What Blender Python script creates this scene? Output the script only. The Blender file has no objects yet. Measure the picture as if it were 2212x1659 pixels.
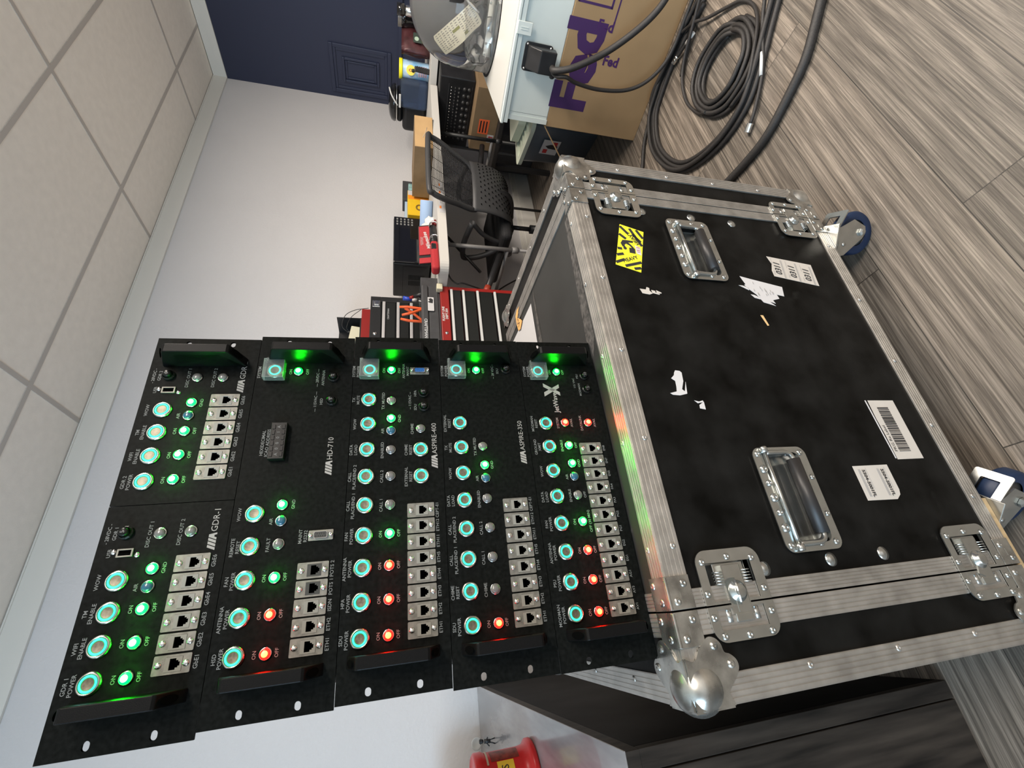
import bpy, bmesh, math, random
from mathutils import Vector, Matrix
from math import sin, cos, pi, radians
S = bpy.context.scene
COL = S.collection
random.seed(7)

# ------------------------------------------------------------------ camera
CAM_Z = 1.105
F_PX = 960.84
def cam_axes(yaw, pitch, roll):
    a, b, c = radians(yaw), radians(pitch), radians(roll)
    fwd = Vector((sin(a)*cos(b), cos(a)*cos(b), -sin(b)))
    right = Vector((cos(a), -sin(a), 0)); up = right.cross(fwd)
    return right*cos(c)+up*sin(c), -right*sin(c)+up*cos(c), fwd
r_, u_, f_ = cam_axes(27.6944+2.2, 14.8233, 0.572)
cd = bpy.data.cameras.new('camera'); cam = bpy.data.objects.new('camera', cd); COL.objects.link(cam)
cd.sensor_fit = 'HORIZONTAL'; cd.sensor_width = 36; cd.lens = F_PX/2212*36; cd.clip_start = 0.02
m = Matrix.Identity(4)
for i, v in enumerate((-u_, r_, -f_)):
    for j in range(3): m[j][i] = v[j]
m.translation = (0, 0, CAM_Z)
cam.matrix_world = m
S.camera = cam

# ------------------------------------------------------------------ light
S.view_settings.view_transform = 'Standard'; S.view_settings.look = 'None'
S.view_settings.exposure = 0.0; S.view_settings.gamma = 1.0; S.view_settings.use_curve_mapping = False
w = bpy.data.worlds.new('world'); S.world = w; w.use_nodes = True
w.node_tree.nodes['Background'].inputs[0].default_value = (0.75, 0.85, 1, 1)
w.node_tree.nodes['Background'].inputs[1].default_value = 1.2
def area(name, loc, rot, sx, sy, power, color):
    l = bpy.data.lights.new(name, 'AREA'); l.shape = 'RECTANGLE'; l.size = sx; l.size_y = sy
    l.energy = power; l.color = color
    o = bpy.data.objects.new(name, l); o.location = loc; o.rotation_euler = rot; COL.objects.link(o); return o
area('ceiling_panel_lamp', (2.3, -0.3, 2.5), (0, 0, 0), 1.2, 0.6, 116, (1, 0.90, 0.80))
area('ceiling_panel_lamp', (1.0, -1.6, 2.5), (0, 0, 0), 1.2, 0.6, 116, (1, 0.90, 0.80))
area('window_daylight', (-2.05, -0.4, 1.5), (0, radians(-90), 0), 1.3, 1.8, 84, (0.54, 0.78, 1.0))

# ------------------------------------------------------------------ materials
MATS = {}
def mat(name, col=(.5,.5,.5), rough=.5, metal=0., noise=0., nscale=40., bump=0., bscale=200., emit=None, estr=0., trans=0., ior=1.45, coat=0., spec=.5, alpha=1., stretch=None, col2=None, detail=4., wear=None):
    if name in MATS: return MATS[name]
    M_ = bpy.data.materials.new(name); M_.use_nodes = True; nt = M_.node_tree; N = nt.nodes; L = nt.links
    p = N['Principled BSDF']
    I = p.inputs
    I['Base Color'].default_value = (*col, 1); I['Roughness'].default_value = rough; I['Metallic'].default_value = metal
    I['Transmission Weight'].default_value = trans; I['IOR'].default_value = ior; I['Coat Weight'].default_value = coat
    I['Specular IOR Level'].default_value = spec; I['Alpha'].default_value = alpha
    if emit: I['Emission Color'].default_value = (*emit, 1); I['Emission Strength'].default_value = estr
    tc = N.new('ShaderNodeTexCoord'); src = tc.outputs['Object']
    if stretch:
        mp = N.new('ShaderNodeMapping'); mp.inputs['Scale'].default_value = stretch; L.new(src, mp.inputs[0]); src = mp.outputs[0]
    nz = N.new('ShaderNodeTexNoise'); nz.inputs['Scale'].default_value = nscale; nz.inputs['Detail'].default_value = detail; L.new(src, nz.inputs['Vector'])
    if noise > 0 or col2:
        r = N.new('ShaderNodeValToRGB'); L.new(nz.outputs['Fac'], r.inputs[0])
        c2 = col2 or tuple(min(1, c*(1+noise)+noise*.02) for c in col)
        c1 = col if col2 else tuple(max(0, c*(1-noise)) for c in col)
        r.color_ramp.elements[0].color = (*c1, 1); r.color_ramp.elements[1].color = (*c2, 1)
        r.color_ramp.elements[0].position = .3; r.color_ramp.elements[1].position = .7
        out = r.outputs[0]
        if wear:
            n2 = N.new('ShaderNodeTexNoise'); n2.inputs['Scale'].default_value = wear[1]; n2.inputs['Detail'].default_value = 8; L.new(src, n2.inputs['Vector'])
            r2 = N.new('ShaderNodeValToRGB'); L.new(n2.outputs['Fac'], r2.inputs[0]); r2.color_ramp.elements[0].position = wear[2]; r2.color_ramp.elements[1].position = wear[2]+.06
            mx = N.new('ShaderNodeMix'); mx.data_type = 'RGBA'; L.new(r2.outputs[0], mx.inputs[0]); L.new(out, mx.inputs[6]); mx.inputs[7].default_value = (*wear[0], 1); out = mx.outputs[2]
        L.new(out, I['Base Color'])
    if metal > .5 and rough > .15:
        mr = N.new('ShaderNodeMapRange'); L.new(nz.outputs['Fac'], mr.inputs[0]); mr.inputs[3].default_value = rough*.75; mr.inputs[4].default_value = rough*1.25; L.new(mr.outputs[0], I['Roughness'])
    if bump > 0:
        n3 = N.new('ShaderNodeTexNoise'); n3.inputs['Scale'].default_value = bscale; n3.inputs['Detail'].default_value = 3; L.new(src, n3.inputs['Vector'])
        b = N.new('ShaderNodeBump'); b.inputs['Strength'].default_value = bump; b.inputs['Distance'].default_value = .002; L.new(n3.outputs['Fac'], b.inputs['Height']); L.new(b.outputs[0], I['Normal'])
    MATS[name] = M_; return M_

# ------------------------------------------------------------------ mesh helpers
I4 = Matrix.Identity(4)
class MB:
    def __init__(s): s.b = bmesh.new(); s.mi = 0; s.T = I4
    def _f(s, faces, smooth=False):
        for f in faces: f.material_index = s.mi; f.smooth = smooth
    def _xf(s, vs):
        if s.T is not I4:
            for v in vs: v.co = s.T @ v.co
    def box(s, x0, x1, y0, y1, z0, z1, bev=0, seg=2, T=None):
        x0, x1 = min(x0,x1), max(x0,x1); y0, y1 = min(y0,y1), max(y0,y1); z0, z1 = min(z0,z1), max(z0,z1)
        r = bmesh.ops.create_cube(s.b, size=1); vs = r['verts']
        for v in vs: v.co = Vector(((x0+x1)/2+v.co.x*(x1-x0), (y0+y1)/2+v.co.y*(y1-y0), (z0+z1)/2+v.co.z*(z1-z0)))
        fs = set(f for v in vs for f in v.link_faces)
        if bev > 0:
            bev = min(bev, .49*min(x1-x0, y1-y0, z1-z0))
            es = list(set(e for v in vs for e in v.link_edges))
            r = bmesh.ops.bevel(s.b, geom=es, offset=bev, segments=seg, profile=.5, affect='EDGES')
            vs = list(set(r['verts']) | set(v for f in r['faces'] for v in f.verts)); fs = set(f for v in vs for f in v.link_faces)
            vs = list(set(v for f in fs for v in f.verts))
        if T is not None:
            for v in vs: v.co = T @ v.co
        s._xf(vs); s._f(fs); return vs
    def cyl(s, p0, p1, r0, r1=None, n=20, caps=True, smooth=True):
        p0, p1 = Vector(p0), Vector(p1); r1 = r0 if r1 is None else r1
        d = (p1-p0).normalized(); a = d.orthogonal().normalized(); b = d.cross(a)
        A = [s.b.verts.new(s.T @ (p0+(a*cos(2*pi*i/n)+b*sin(2*pi*i/n))*r0)) for i in range(n)]
        B = [s.b.verts.new(s.T @ (p1+(a*cos(2*pi*i/n)+b*sin(2*pi*i/n))*r1)) for i in range(n)]
        fs = [s.b.faces.new((A[i], A[(i+1) % n], B[(i+1) % n], B[i])) for i in range(n)]
        s._f(fs, smooth)
        if caps: s._f([s.b.faces.new(A[::-1]), s.b.faces.new(B)])
    def lathe(s, prof, p0=(0,0,0), ax=(0,0,1), n=28, smooth=True, closed_ends=True):
        # prof: list of (r, h) along ax from p0
        p0 = Vector(p0); d = Vector(ax).normalized(); a = d.orthogonal().normalized(); b = d.cross(a)
        rings = []
        for r, h in prof:
            if r < 1e-7: rings.append([s.b.verts.new(s.T @ (p0+d*h))])
            else: rings.append([s.b.verts.new(s.T @ (p0+d*h+(a*cos(2*pi*i/n)+b*sin(2*pi*i/n))*r)) for i in range(n)])
        fs = []
        for A, B in zip(rings, rings[1:]):
            if len(A) == 1 and len(B) == 1: continue
            for i in range(n):
                j = (i+1) % n
                if len(A) == 1: fs.append(s.b.faces.new((A[0], B[j], B[i])))
                elif len(B) == 1: fs.append(s.b.faces.new((A[i], A[j], B[0])))
                else: fs.append(s.b.faces.new((A[i], A[j], B[j], B[i])))
        s._f(fs, smooth)
    def tube(s, pts, r, n=10, closed=False, caps=True):
        P = [Vector(p) for p in pts]; m_ = len(P); rings = []; up = None
        for i, p in enumerate(P):
            t = (P[(i+1) % m_] - P[i-1]) if (closed or 0 < i < m_-1) else (P[1]-P[0] if i == 0 else P[-1]-P[-2])
            t.normalize()
            if up is None: up = t.orthogonal().normalized()
            up = (up - t*up.dot(t)); up = up.normalized() if up.length > 1e-6 else t.orthogonal().normalized()
            b = t.cross(up); rr = r[i] if isinstance(r, (list, tuple)) else r
            rings.append([s.b.verts.new(s.T @ (p+(up*cos(2*pi*k/n)+b*sin(2*pi*k/n))*rr)) for k in range(n)])
        fs = []
        rng = range(m_) if closed else range(m_-1)
        for i in rng:
            A, B = rings[i], rings[(i+1) % m_]
            for k in range(n): fs.append(s.b.faces.new((A[k], A[(k+1) % n], B[(k+1) % n], B[k])))
        s._f(fs, True)
        if caps and not closed: s._f([s.b.faces.new(rings[0][::-1]), s.b.faces.new(rings[-1])])
    def plate(s, outer, holes, th, T=None, open_=False):
        """outer/holes: 2d loops (x,z); front at y=0, back at y=th"""
        tmp = bmesh.new(); es = []
        for L_ in [outer]+list(holes):
            vs = [tmp.verts.new((x, 0, z)) for x, z in L_]
            es += [tmp.edges.new((vs[i], vs[(i+1) % len(vs)])) for i in range(len(vs))]
        r = bmesh.ops.triangle_fill(tmp, use_beauty=False, use_dissolve=False, edges=es, normal=(0, -1, 0))
        if th > 0:
            g = list(tmp.faces)
            ex_ = bmesh.ops.extrude_face_region(tmp, geom=g)
            for v in [q for q in ex_['geom'] if isinstance(q, bmesh.types.BMVert)]: v.co.y += th
        bmesh.ops.recalc_face_normals(tmp, faces=tmp.faces)
        s.merge(tmp, T)
    def merge(s, tmp, T=None, smooth=False):
        mp = {}
        X = s.T @ T if T is not None else s.T
        for v in tmp.verts: mp[v] = s.b.verts.new(X @ v.co)
        for f in tmp.faces:
            try: q = s.b.faces.new([mp[v] for v in f.verts]); q.material_index = s.mi; q.smooth = smooth
            except ValueError: pass
        tmp.free()
    def quad(s, pts, smooth=False):
        s._f([s.b.faces.new([s.b.verts.new(s.T @ Vector(p)) for p in pts])], smooth)
    def sphere(s, c, r, sx=1, sy=1, sz=1, n=20, T=None):
        q = bmesh.new(); bmesh.ops.create_uvsphere(q, u_segments=n, v_segments=max(6, n//2), radius=r)
        X = Matrix.Translation(c) @ Matrix.Diagonal((sx, sy, sz, 1)); X = X if T is None else T @ X
        s.merge(q, X, True)
    def rivet(s, x, y, z, ax=(0,-1,0), r=.0042, h=.0016):
        s.lathe([(r, 0), (r*.95, h*.5), (r*.62, h), (r*.3, h*1.05), (r*.26, h*.4), (0, h*.4)], (x, y, z), ax, n=12)
    def build(s, name, mats, parent=None, T=None, sharp=True):
        bmesh.ops.recalc_face_normals(s.b, faces=s.b.faces) if sharp == 'fix' else None
        me = bpy.data.meshes.new(name); s.b.to_mesh(me); s.b.free()
        for m_ in (mats if isinstance(mats, (list, tuple)) else [mats]): me.materials.append(m_)
        o = bpy.data.objects.new(name, me); COL.objects.link(o)
        if parent: o.parent = parent
        if T is not None: o.matrix_local = T
        return o
def tag(o, label=None, cat=None, group=None, kind=None):
    if label: o['label'] = label
    if cat: o['category'] = cat
    if group: o['group'] = group
    if kind: o['kind'] = kind
    return o
def thing(name, label, cat, loc=(0,0,0), rz=0., group=None, M=None):
    o = bpy.data.objects.new(name, None); COL.objects.link(o); o.empty_display_size = .05
    if M is not None: o.matrix_world = M
    else: o.location = loc; o.rotation_euler = (0, 0, radians(rz))
    return tag(o, label, cat, group)
def rrect(x0, x1, z0, z1, r, n=6):
    L = []
    for cx, cz, a0 in ((x1-r, z1-r, 0), (x0+r, z1-r, 90), (x0+r, z0+r, 180), (x1-r, z0+r, 270)):
        for i in range(n+1):
            a = radians(a0+90*i/n); L.append((cx+r*cos(a), cz+r*sin(a)))
    return L
def circ(cx, cz, r, n=16, rz=None): return [(cx+r*cos(2*pi*i/n), cz+(rz or r)*sin(2*pi*i/n)) for i in range(n)]
def smooth_path(pts, k=6, closed=False):
    P = [Vector(p) for p in pts]; n = len(P); out = []
    rng = range(n) if closed else range(n-1)
    for i in rng:
        p0 = P[(i-1) % n] if (closed or i > 0) else P[0]*2-P[1]
        p1, p2 = P[i], P[(i+1) % n]
        p3 = P[(i+2) % n] if (closed or i < n-2) else P[-1]*2-P[-2]
        for j in range(k):
            t = j/k; out.append(.5*((2*p1)+(-p0+p2)*t+(2*p0-5*p1+4*p2-p3)*t*t+(-p0+3*p1-3*p2+p3)*t**3))
    if not closed: out.append(P[-1])
    return out
_tc = {}
def text_bm(txt, cap, shear=0., bold=0., align='CENTER', ext=0.):
    key = (txt, cap, shear, bold, align, ext)
    if key not in _tc:
        c = bpy.data.curves.new('t', 'FONT'); c.body = txt; c.size = cap/.7; c.align_x = align; c.align_y = 'CENTER'
        c.shear = shear; c.offset = bold; c.resolution_u = 2; c.extrude = ext
        o = bpy.data.objects.new('t', c); COL.objects.link(o)
        dg = bpy.context.evaluated_depsgraph_get(); me = bpy.data.meshes.new_from_object(o.evaluated_get(dg))
        bpy.data.objects.remove(o); bpy.data.curves.remove(c); _tc[key] = me
    q = bmesh.new(); q.from_mesh(_tc[key]); return q
FLAT = Matrix.Rotation(radians(-90), 4, 'X')   # lays a front-facing layout flat, face up
FRONT = Matrix.Rotation(radians(90), 4, 'X')   # text in xz plane facing -y
def text(mb, txt, x, z, cap, y=-.0003, rot=0., sx=1., **k):
    q = text_bm(txt, cap, **k)
    mb.merge(q, Matrix.Translation((x, y, z)) @ FRONT @ Matrix.Rotation(radians(rot), 4, 'Z') @ Matrix.Diagonal((sx, 1, 1, 1)))

white_print = mat('white_print', (.3,.3,.29), .6)
alum = mat('ribbed_aluminium', (.42,.40,.37), .42, .8, noise=.18, nscale=30, bump=.15, bscale=120, stretch=(1,1,1))
zinc = mat('zinc_plated_steel', (.46,.47,.45), .24, .95, noise=.08, nscale=60)
zinc_dark = mat('worn_zinc', (.36,.355,.33), .28, .9, noise=.45, nscale=35)
blackm = mat('deep_black', (.0015,.0015,.0015), .9, spec=.02)
rubber = mat('black_rubber', (.018,.017,.017), .45)
# ------------------------------------------------------------------ room shell
X0, X1, Y0, Y1, H = -2.2, 4.22, -3.2, 2.347, 2.55
def wall_mat(name, c):
    m_ = mat(name, c, .75, bump=.8, bscale=75, noise=.015, nscale=3); return m_
white_wall = wall_mat('white_textured_paint', (.66,.645,.64))
blue_wall = mat('navy_paint', (.026,.032,.062), .45, bump=.1, bscale=60)
trimm = mat('cream_trim_paint', (.74,.72,.66), .5)
def floor_mat():
    M_ = bpy.data.materials.new('grey_oak_planks'); M_.use_nodes = True; nt = M_.node_tree; N = nt.nodes; L = nt.links; p = N['Principled BSDF']
    tc = N.new('ShaderNodeTexCoord')
    br = N.new('ShaderNodeTexBrick'); br.offset = .37; br.inputs['Scale'].default_value = 1
    br.inputs['Brick Width'].default_value = 1.22; br.inputs['Row Height'].default_value = .185; br.inputs['Mortar Size'].default_value = .0012
    br.inputs['Color1'].default_value = (.75,.75,.75,1); br.inputs['Color2'].default_value = (1.15,1.12,1.1,1); br.inputs['Mortar'].default_value = (.25,.25,.25,1)
    mp = N.new('ShaderNodeMapping'); mp.inputs['Location'].default_value = (.58, .005, 0); L.new(tc.outputs['Object'], mp.inputs[0]); L.new(mp.outputs[0], br.inputs['Vector'])
    # grain: long streaks along x, shifted per plank
    sh = N.new('ShaderNodeVectorMath'); sh.operation = 'MULTIPLY_ADD'; L.new(br.outputs['Color'], sh.inputs[0]); sh.inputs[1].default_value = (9, 5, 0); L.new(mp.outputs[0], sh.inputs[2])
    mg = N.new('ShaderNodeMapping'); mg.inputs['Scale'].default_value = (4, 230, 1); L.new(sh.outputs[0], mg.inputs[0])
    n1 = N.new('ShaderNodeTexNoise'); n1.inputs['Scale'].default_value = 1; n1.inputs['Detail'].default_value = 7; n1.inputs['Roughness'].default_value = .7; n1.inputs['Distortion'].default_value = .35; L.new(mg.outputs[0], n1.inputs['Vector'])
    r1 = N.new('ShaderNodeValToRGB'); L.new(n1.outputs['Fac'], r1.inputs[0]); e = r1.color_ramp.elements
    e[0].position = .36; e[0].color = (.066,.054,.042,1); e[1].position = .64; e[1].color = (.232,.198,.160,1)
    q = e.new(.47); q.color = (.118,.100,.082,1)
    mg2 = N.new('ShaderNodeMapping'); mg2.inputs['Scale'].default_value = (1.3, 11, 1); L.new(sh.outputs[0], mg2.inputs[0])
    n2 = N.new('ShaderNodeTexWave'); n2.wave_type = 'RINGS'; n2.inputs['Scale'].default_value = .8; n2.inputs['Distortion'].default_value = 9; n2.inputs['Detail'].default_value = 4; L.new(mg2.outputs[0], n2.inputs['Vector'])
    mx = N.new('ShaderNodeMix'); mx.data_type = 'RGBA'; mx.blend_type = 'SOFT_LIGHT'; mx.inputs[0].default_value = .28; L.new(r1.outputs[0], mx.inputs[6]); L.new(n2.outputs['Color'], mx.inputs[7])
    m2 = N.new('ShaderNodeMix'); m2.data_type = 'RGBA'; m2.blend_type = 'MULTIPLY'; m2.inputs[0].default_value = 1; L.new(mx.outputs[2], m2.inputs[6]); L.new(br.outputs['Color'], m2.inputs[7])
    L.new(m2.outputs[2], p.inputs['Base Color']); p.inputs['Roughness'].default_value = .5
    b = N.new('ShaderNodeBump'); b.inputs['Strength'].default_value = .35; b.inputs['Distance'].default_value = .001; L.new(n1.outputs['Fac'], b.inputs['Height']); L.new(b.outputs[0], p.inputs['Normal'])
    return M_
def struct(name, mb, m_):
    o = mb.build(name, m_); o['kind'] = 'structure'; return o
b = MB(); b.box(X0-.1, X1+.1, Y0-.1, Y1+.1, -.1, 0); struct('floor', b, floor_mat())
# ceiling with recessed tee grid lines (0.61 x 1.22)
tile = mat('ceiling_tile', (.86,.80,.72), .9, noise=.03, nscale=25, bump=.2, bscale=300)
grid = mat('ceiling_grid_line', (.50,.46,.42), .7)
b = MB(); b.box(X0-.1, X1+.1, Y0-.1, Y1+.1, H+.004, H+.1)
b.mi = 1
gx = [2.345+1.235*k for k in range(-4, 3)]; gy = [1.385+.6*k for k in range(-8, 2)]
for x in gx:
    if X0 < x < X1: b.box(x-.011, x+.011, Y0, Y1, H+.0015, H+.006)
for y in gy:
    if Y0 < y < Y1: b.box(X0, X1, y-.011, y+.011, H+.001, H+.0055)
struct('ceiling', b, [tile, grid])
b = MB(); b.box(X0-.1, X1+.1, Y1, Y1+.1, 0, H); struct('wall_back', b, white_wall)
b = MB(); b.box(X1, X1+.1, Y0, Y1, 0, H)
# raised picture-frame moulding on the navy wall, built from nested frames
def frame(y0, y1, z0, z1, w_, d):
    b.box(X1-d, X1, y0, y1, z1-w_, z1, .004); b.box(X1-d, X1, y0, y1, z0, z0+w_, .004)
    b.box(X1-d, X1, y0, y0+w_, z0+w_, z1-w_, .004); b.box(X1-d, X1, y1-w_, y1, z0+w_, z1-w_, .004)
frame(1.93, 2.30, 1.155, 1.64, .03, .014); frame(1.96, 2.27, 1.185, 1.61, .022, .008); frame(2.02, 2.21, 1.25, 1.545, .02, .014); frame(2.045, 2.185, 1.275, 1.52, .015, .008)
b.box(X1-.02, X1, Y0, Y1, 1.07, 1.10, .004)
struct('wall_right', b, blue_wall)
# left wall with a window, front wall
b = MB()
b.box(X0-.1, X0, Y0, -1.4, 0, H); b.box(X0-.1, X0, .6, Y1, 0, H); b.box(X0-.1, X0, -1.4, .6, 0, .85); b.box(X0-.1, X0, -1.4, .6, 2.2, H); struct('wall_left', b, white_wall)
b = MB(); b.box(X0-.1, X1+.1, Y0-.1, Y0, 0, H); struct('wall_front', b, white_wall)
b = MB()
for y0, y1, z0, z1 in ((-1.4,.6,.85,.9),(-1.4,.6,2.15,2.2),(-1.4,-1.35,.9,2.15),(.55,.6,.9,2.15),(-.425,-.375,.9,2.15)): b.box(X0-.08, X0-.02, y0, y1, z0, z1)
struct('window_1', b, trimm)
b = MB(); b.box(X0, X1, Y1-.014, Y1, H-.098, H, .002); b.box(X0, X1, Y1-.018, Y1, H-.006, H); struct('trim_1', b, trimm)
b = MB(); b.box(X1-.014, X1, Y0, Y1-.014, H-.098, H, .002); struct('trim_2', b, trimm)
b = MB(); b.box(X0, X1, Y1-.014, Y1, 0, .115); b.box(X0, X1, Y1-.010, Y1, .115, .145); b.box(X0, X1, Y1-.006, Y1, .145, .16, .002); struct('baseboard_back', b, trimm)
b = MB(); b.box(X1-.014, X1, Y0, Y1-.014, 0, .15); struct('baseboard_right', b, blue_wall)
# ------------------------------------------------------------------ flight case (local: x along front, y into room, z up from floor)
CASE = Matrix.Translation((-.00328, .55549, 0)) @ Matrix.Rotation(radians(-2.2), 4, 'Z')
TOP, BOT, L0, L1, BX0, BX1, DP = .770, .136, -.101, .857, 0., .761, .56
case_black = mat('black_laminate', (.0040,.0038,.0032), .38, noise=.3, nscale=14, bump=.05, bscale=300, spec=.05, wear=((.011,.011,.010), 11, .66))
case_top = mat('scuffed_black_laminate', (.026,.026,.024), .5, noise=.15, nscale=9, wear=((.075,.075,.068), 22, .70), spec=.35)
ply = mat('plywood_edge', (.42,.30,.16), .7, noise=.25, nscale=60)
paper = mat('white_label_paper', (.50,.465,.42), .55, noise=.03, nscale=30)
whitepaper = mat('white_paper', (.54,.53,.53), .6, noise=.02, nscale=10)
ink = mat('black_ink', (.02,.02,.022), .6)
greyink = mat('grey_ink', (.30,.29,.28), .6)
case = thing('flight_case', 'large black flight case with riveted aluminium edges on blue wheels, under the stack of panels', 'flight case', M=CASE)
mm = .001
def hole(x0, x1, z0, z1, r=.012): return rrect(x0*mm, x1*mm, TOP+z0*mm, TOP+z1*mm, r)
H1 = (62, 197, -287, -221); H2 = (558, 684, -285, -222)
def lat_hole(xc0, xc1, zt): return (xc0, xc1, zt-84, zt-13)
LAT = {'TL': (-41, 66, -48), 'BL': (-41, 67, -497), 'TR': (692, 801, -47), 'BR': (684, 793, -498)}
b = MB()
bodyholes = [hole(*H1), hole(*H2)]
for k, (a0, a1, zt) in LAT.items():
    if k[1] == 'L': bodyholes.append([(0.003, TOP+(zt-84)*mm), (.051, TOP+(zt-84)*mm), (.051, TOP+(zt-13)*mm), (0.003, TOP+(zt-13)*mm)])
    else: bodyholes.append([(.708, TOP+(zt-84)*mm), (.758, TOP+(zt-84)*mm), (.758, TOP+(zt-13)*mm), (.708, TOP+(zt-13)*mm)])
b.plate([(BX0+.0008, BOT+.001), (BX1-.0008, BOT+.001), (BX1-.0008, TOP-.003), (BX0+.0008, TOP-.003)], bodyholes, .009, Matrix.Translation((0, .0015, 0)))
b.box(BX0+.0008, BX1-.0008, .0105, DP, BOT+.001, BOT+.011)
b.box(BX0+.0008, BX0+.010, .0105, DP, BOT+.011, TOP-.012); b.box(BX1-.010, BX1-.0008, .0105, DP, BOT+.011, TOP-.012)
b.box(BX0+.010, BX1-.010, DP-.009, DP, BOT+.011, TOP-.012)
b.build('shell', case_black, case)
b = MB(); b.box(BX0+.0008, BX1-.0008, .0105, DP-.001, TOP-.012, TOP-.0015); b.build('top_panel', case_top, case)
for nm, x0, x1 in (('end_lid', L0, -.0008), ('end_lid', BX1+.0008, L1)):
    b = MB()
    hl = []
    for k, (a0, a1, zt) in LAT.items():
        if (k[1] == 'L') == (x0 < 0):
            xx = (-.028, -.003) if x0 < 0 else (.765, .788)
            hl.append([(xx[0], TOP+(zt-84)*mm), (xx[1], TOP+(zt-84)*mm), (xx[1], TOP+(zt-13)*mm), (xx[0], TOP+(zt-13)*mm)])
    b.plate([(x0+.001, BOT+.001), (x1-.001*(x0>0), BOT+.001), (x1-.001*(x0>0), TOP-.003), (x0+.001, TOP-.003)], hl, .009, Matrix.Translation((0, .0015, 0)))
    b.box(x0+.001, x1-.001*(x0>0), .0105, DP, BOT+.001, BOT+.011); b.box(x0+.001, x1-.001*(x0>0), .0105, DP, TOP-.012, TOP-.0015)
    xo = x0+.001 if x0 < 0 else x1-.010
    b.box(xo, xo+.009, .0105, DP, BOT+.011, TOP-.012); b.box(x0+.01 if x0 < 0 else x0, x1 if x0 < 0 else x1-.01, DP-.009, DP, BOT+.011, TOP-.012)
    b.build(nm, case_black, case)
# ribbed extrusions: base strip + ridges
def strip(b, axis, a0, a1, u0, u1, face):
    """axis: running axis; face: outward normal; u0..u1 extent across."""
    n_ = 5; rid = [u0+(u1-u0)*(i+.5)/n_ for i in range(n_)]
    def bx(u, v, lo, hi):
        if face == 'F':
            if axis == 'x': b.box(a0, a1, -hi, -lo, u, v)
            else: b.box(u, v, -hi, -lo, a0, a1)
        elif face == 'T':
            if axis == 'x': b.box(a0, a1, u, v, TOP+lo, TOP+hi)
            else: b.box(u, v, a0, a1, TOP+lo, TOP+hi)
        elif face == 'Lf':
            if axis == 'y': b.box(L0-hi, L0-lo, a0, a1, u, v)
            else: b.box(L0-hi, L0-lo, u, v, a0, a1)
        elif face == 'R':
            if axis == 'y': b.box(L1+lo, L1+hi, a0, a1, u, v)
            else: b.box(L1+lo, L1+hi, u, v, a0, a1)
    bx(u0, u1, -.0015, .0008)
    wd = abs(u1-u0)/n_*.34
    for c in rid: bx(c-wd, c+wd, .0008, .0014)
def trim(name, parts, rv=()):
    b = MB()
    for p in parts: strip(b, *p)
    for x, y, z, ax in rv: b.rivet(x, y, z, ax)
    return b.build(name, alum, case)
FR, UP = (0,-1,0), (0,0,1)
trim('edge_trim', [('x', .001, .760, TOP-.033, TOP, 'F'), ('x', .001, .760, 0, .030, 'T')],
     [(x*mm, -.0014, TOP-.023, FR) for x in (76, 228, 381, 533, 685)]+[(x*mm, .022, TOP+.0014, UP) for x in (75, 228, 381, 533, 685)])
trim('edge_trim', [('x', .001, .760, BOT, BOT+.029, 'F')], [(x*mm, -.0014, BOT+.017, FR) for x in (110, 240, 376, 526, 679)])
trim('edge_trim', [('x', .001, .760, DP-.030, DP, 'T')])
trim('edge_trim', [('z', BOT, TOP-.001, .0012, .023, 'F'), ('y', .03, DP, .0012, .023, 'T')])
trim('edge_trim', [('z', BOT, TOP-.001, .738, .7598, 'F'), ('y', .03, DP, .738, .7598, 'T')])
trim('edge_trim', [('z', BOT, TOP-.001, -.029, -.0012, 'F'), ('y', .0, DP, -.029, -.0012, 'T')])
trim('edge_trim', [('z', BOT, TOP-.001, .7622, .785, 'F'), ('y', .0, DP, .7622, .785, 'T')])
trim('edge_trim', [('z', BOT, TOP-.001, L0, -.071, 'F'), ('y', 0, DP, L0, -.071, 'T'), ('y', 0, DP, TOP-.03, TOP, 'Lf'), ('z', BOT, TOP, 0, .03, 'Lf')],
     [(-.078, -.0014, TOP-z*mm, FR) for z in (173, 321, 467)]+[(-.082, y, TOP+.0014, UP) for y in (.14, .28, .42)])
trim('edge_trim', [('z', BOT, TOP-.001, .827, L1, 'F'), ('y', 0, DP, .827, L1, 'T'), ('y', 0, DP, TOP-.03, TOP, 'R'), ('z', BOT, TOP, 0, .03, 'R')],
     [(.838, -.0014, TOP-z*mm, FR) for z in (125, 245, 365, 490)]+[(.842, y, TOP+.0014, UP) for y in (.13, .25, .37, .49)])
trim('edge_trim', [('x', L0, -.001, TOP-.033, TOP, 'F'), ('x', L0, -.001, 0, .030, 'T')])
trim('edge_trim', [('x', .762, L1, TOP-.033, TOP, 'F'), ('x', .762, L1, 0, .030, 'T')])
trim('edge_trim', [('x', L0, -.001, BOT, BOT+.029, 'F')]); trim('edge_trim', [('x', .762, L1, BOT, BOT+.029, 'F')])
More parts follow.
